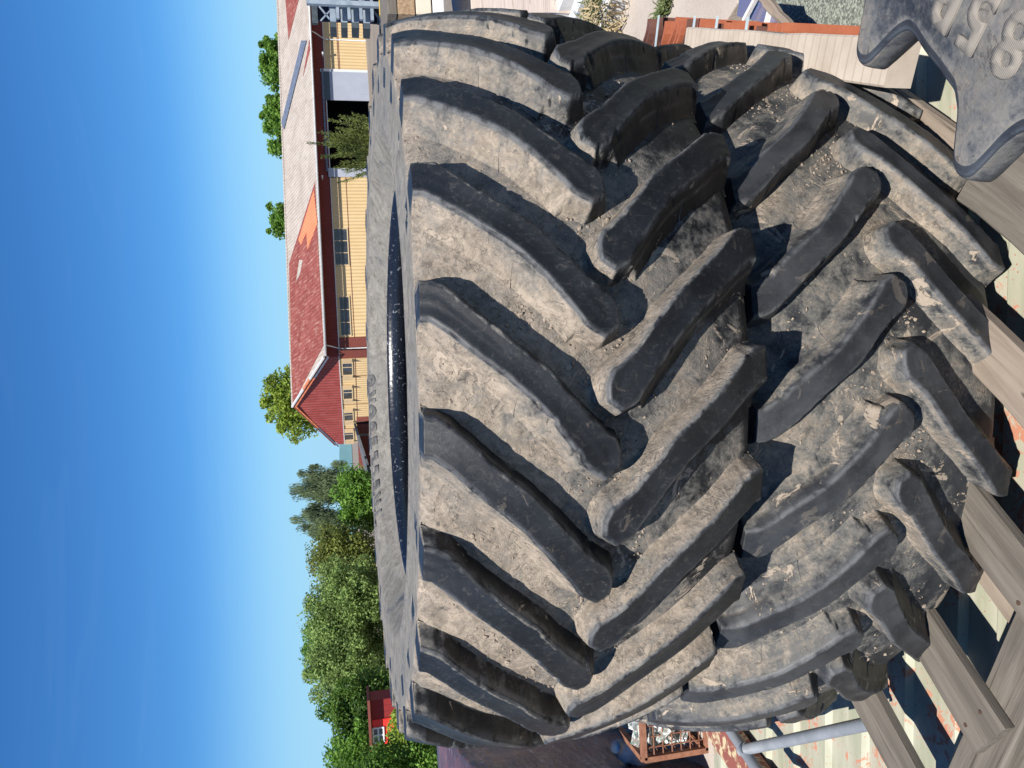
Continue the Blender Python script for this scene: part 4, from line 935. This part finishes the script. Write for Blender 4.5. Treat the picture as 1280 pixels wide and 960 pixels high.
def tree(name, px, py, rv, rh, Y, kind, label, leaf=.11, nleaf=9000, nclump=60, seed=1, group=None, depth=.8, droop=0, flat=.0):
    """crown centred on a sight line; rv/rh: half height / half width in picture units at that distance"""
    g = np.random.default_rng(seed); c = atY(px, py, Y); s = Y / FPX / math.cos(PITCH) * 1.0; RV, RH = rv * s, rh * s
    c.z -= gnd(c.y); root = empty(name, (c.x, c.y, gnd(c.y))); tag(root, label, name.split('_')[-1] if name.split('_')[-1] in ('tree', 'bush', 'birch', 'shrub') else 'tree', group)
    # clumps inside the crown volume
    d = g.normal(size=(nclump, 3)); d /= np.linalg.norm(d, axis=1)[:, None]; rr = g.random(nclump) ** .5 * .82; far_ = g.random(nclump) < .22; rr = np.where(far_, g.uniform(.80, 1.02, nclump), rr)
    C_ = d * rr[:, None] * np.array([RH, RH * depth, RV]); cr_ = (.24 + .18 * g.random(nclump)) * np.where(far_, .55, 1.0) * min(RH, RV) * 1.15
    idx = g.integers(0, nclump, nleaf); dd_ = g.normal(size=(nleaf, 3)); dd_ /= np.linalg.norm(dd_, axis=1)[:, None]
    P = C_[idx] + dd_ * (cr_[idx] * (g.random(nleaf) ** .35))[:, None] * np.array([1, 1, .8])
    if droop: P[:, 2] -= droop * g.random(nleaf) ** 2 * cr_[idx]
    P[:, 2] += c.z
    P[:, 2] = np.maximum(P[:, 2], .12)
    nrm = dd_ * .6 + g.normal(size=(nleaf, 3)) * .7 + np.array([0, 0, .4]); nrm /= np.linalg.norm(nrm, axis=1)[:, None]
    t = np.cross(nrm, g.normal(size=(nleaf, 3))); t /= np.linalg.norm(t, axis=1)[:, None]; b = np.cross(nrm, t)
    if droop: t = t * .4 + np.array([0, 0, -1.0]); t /= np.linalg.norm(t, axis=1)[:, None]; b = np.cross(nrm, t)
    L1 = leaf * (.6 + .8 * g.random(nleaf))[:, None]; W1 = L1 * (.55 if not droop else .28)
    V = np.empty((nleaf, 4, 3)); V[:, 0] = P - t * L1; V[:, 1] = P + b * W1 + nrm * L1 * .15; V[:, 2] = P + t * L1; V[:, 3] = P - b * W1 + nrm * L1 * .15
    V[:, :, 0] -= 0; F = np.arange(nleaf * 4).reshape(-1, 4).tolist()
    link('crown', mesh('crown', V.reshape(-1, 3).tolist(), F, LM[kind]), root)
    tr_ = MB(); top = c.z + RV * .3; r_ = max(.06, RH * .06)
    tr_.tube([(0, 0, 0), (RH * .02, 0, top * .4), (-RH * .03, 0, top * .75), (0, 0, top)], [r_, r_ * .8, r_ * .6, r_ * .25], 9)
    for q in range(min(nclump, 14)):
        e = C_[q]; z0 = c.z + e[2]; st = min(max(.2, z0 - RV * .5), top * .9); st = max(.15, st)
        tr_.tube([(0, 0, st), (e[0] * .5, e[1] * .5, (st + z0) / 2 + .1), (e[0], e[1], max(z0, .2))], [r_ * .4, r_ * .25, r_ * .08], 6)
    tr_.build('trunk', MT['bark'], root, True)
    return root
G1 = 'trees behind the long building'
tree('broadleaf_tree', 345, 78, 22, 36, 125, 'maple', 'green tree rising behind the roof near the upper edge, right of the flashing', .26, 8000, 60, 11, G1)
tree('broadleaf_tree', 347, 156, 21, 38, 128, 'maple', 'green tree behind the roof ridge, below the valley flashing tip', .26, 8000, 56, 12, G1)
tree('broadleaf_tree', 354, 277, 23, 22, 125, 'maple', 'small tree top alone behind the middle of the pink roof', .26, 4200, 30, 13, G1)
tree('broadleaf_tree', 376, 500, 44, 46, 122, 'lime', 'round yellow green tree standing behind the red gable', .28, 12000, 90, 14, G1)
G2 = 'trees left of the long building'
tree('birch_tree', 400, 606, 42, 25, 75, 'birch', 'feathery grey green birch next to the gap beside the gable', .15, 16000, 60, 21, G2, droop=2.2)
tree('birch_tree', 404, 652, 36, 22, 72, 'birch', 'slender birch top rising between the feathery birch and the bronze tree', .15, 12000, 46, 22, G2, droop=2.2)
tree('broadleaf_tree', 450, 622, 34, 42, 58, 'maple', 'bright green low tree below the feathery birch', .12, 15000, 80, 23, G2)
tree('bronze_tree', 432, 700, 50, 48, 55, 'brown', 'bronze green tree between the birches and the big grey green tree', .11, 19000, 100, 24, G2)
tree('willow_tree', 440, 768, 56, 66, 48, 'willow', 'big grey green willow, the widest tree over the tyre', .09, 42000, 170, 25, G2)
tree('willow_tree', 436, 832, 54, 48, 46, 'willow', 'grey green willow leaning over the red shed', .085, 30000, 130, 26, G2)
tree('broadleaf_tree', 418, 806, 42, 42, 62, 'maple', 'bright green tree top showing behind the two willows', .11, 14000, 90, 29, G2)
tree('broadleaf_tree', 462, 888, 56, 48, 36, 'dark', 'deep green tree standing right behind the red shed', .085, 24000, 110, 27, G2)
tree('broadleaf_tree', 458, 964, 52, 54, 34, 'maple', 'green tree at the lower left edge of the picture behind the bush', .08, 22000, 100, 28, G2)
tree('hedge_bush', 522, 932, 40, 48, 19, 'lime', 'yellow green bush in front of the red shed', .042, 30000, 110, 31, 'bushes')
tree('hedge_bush', 500, 985, 66, 60, 17, 'maple', 'bright green bush at the lower edge beside the wrapped stack', .04, 30000, 110, 32, 'bushes')
def juniper(px, py, Y):
    """spiky shrub: shoots fan out from the foot, each clothed in short needles"""
    g = np.random.default_rng(5); base = atY(px, py, Y); base.z = gnd(Y); root = empty('juniper_shrub', base)
    tag(root, 'olive juniper with a long pointed shoot in front of the dark gate', 'shrub')
    V = []; F = []; tr_ = MB(); tips = []
    for tx_, ty_ in ((386, 179), (398, 165), (402, 196), (412, 150), (418, 210), (408, 182), (425, 145), (432, 216), (421, 160), (415, 172), (405, 172), (440, 142), (446, 220)): tips.append(atY(tx_, ty_, Y) - base)
    for i in range(60): q = atY(g.uniform(408, 470), 182 + g.normal() * 19, Y + g.normal() * .5); tips.append(q - base)
    for t_ in tips:
        t_ = np.array(t_[:]); o = np.array([t_[0] * .25, t_[1] * .2, max(.05, t_[2] * .25)]); L = np.linalg.norm(t_ - o); n_ = int(200 * max(L, .8)); u = g.random(n_) ** .8
        axis_ = (t_ - o) / L; P = o + (t_ - o) * u[:, None] + np.array([0, 0, 1.0]) * (-.12 * L * np.sin(u * math.pi))[:, None]
        dr = g.normal(size=(n_, 3)); dr /= np.linalg.norm(dr, axis=1)[:, None]; tp = (.11 * (1 - u) + .035)[:, None]
        P = P + dr * tp * g.random((n_, 1)); d_ = axis_ * .9 + dr * .7; d_ /= np.linalg.norm(d_, axis=1)[:, None]; w_ = np.cross(d_, g.normal(size=(n_, 3))); w_ /= np.linalg.norm(w_, axis=1)[:, None]
        l_ = .055 * (.6 + .7 * g.random((n_, 1))); n0 = len(V)
        A_ = np.stack([P - w_ * l_ * .22, P + w_ * l_ * .22, P + d_ * l_ * 1.5], 1).reshape(-1, 3); V += A_.tolist(); F += [(n0 + 3 * i, n0 + 3 * i + 1, n0 + 3 * i + 2) for i in range(n_)]
        if g.random() < .3: tr_.tube([(0, 0, 0), tuple(o), tuple(o + (t_ - o) * .8 - np.array([0, 0, .05 * L]))], [.03, .02, .006], 5)
    link('crown', mesh('crown', V, F, LM['conifer']), root); tr_.build('trunk', MT['bark'], root, True)
juniper(450, 182, 24)
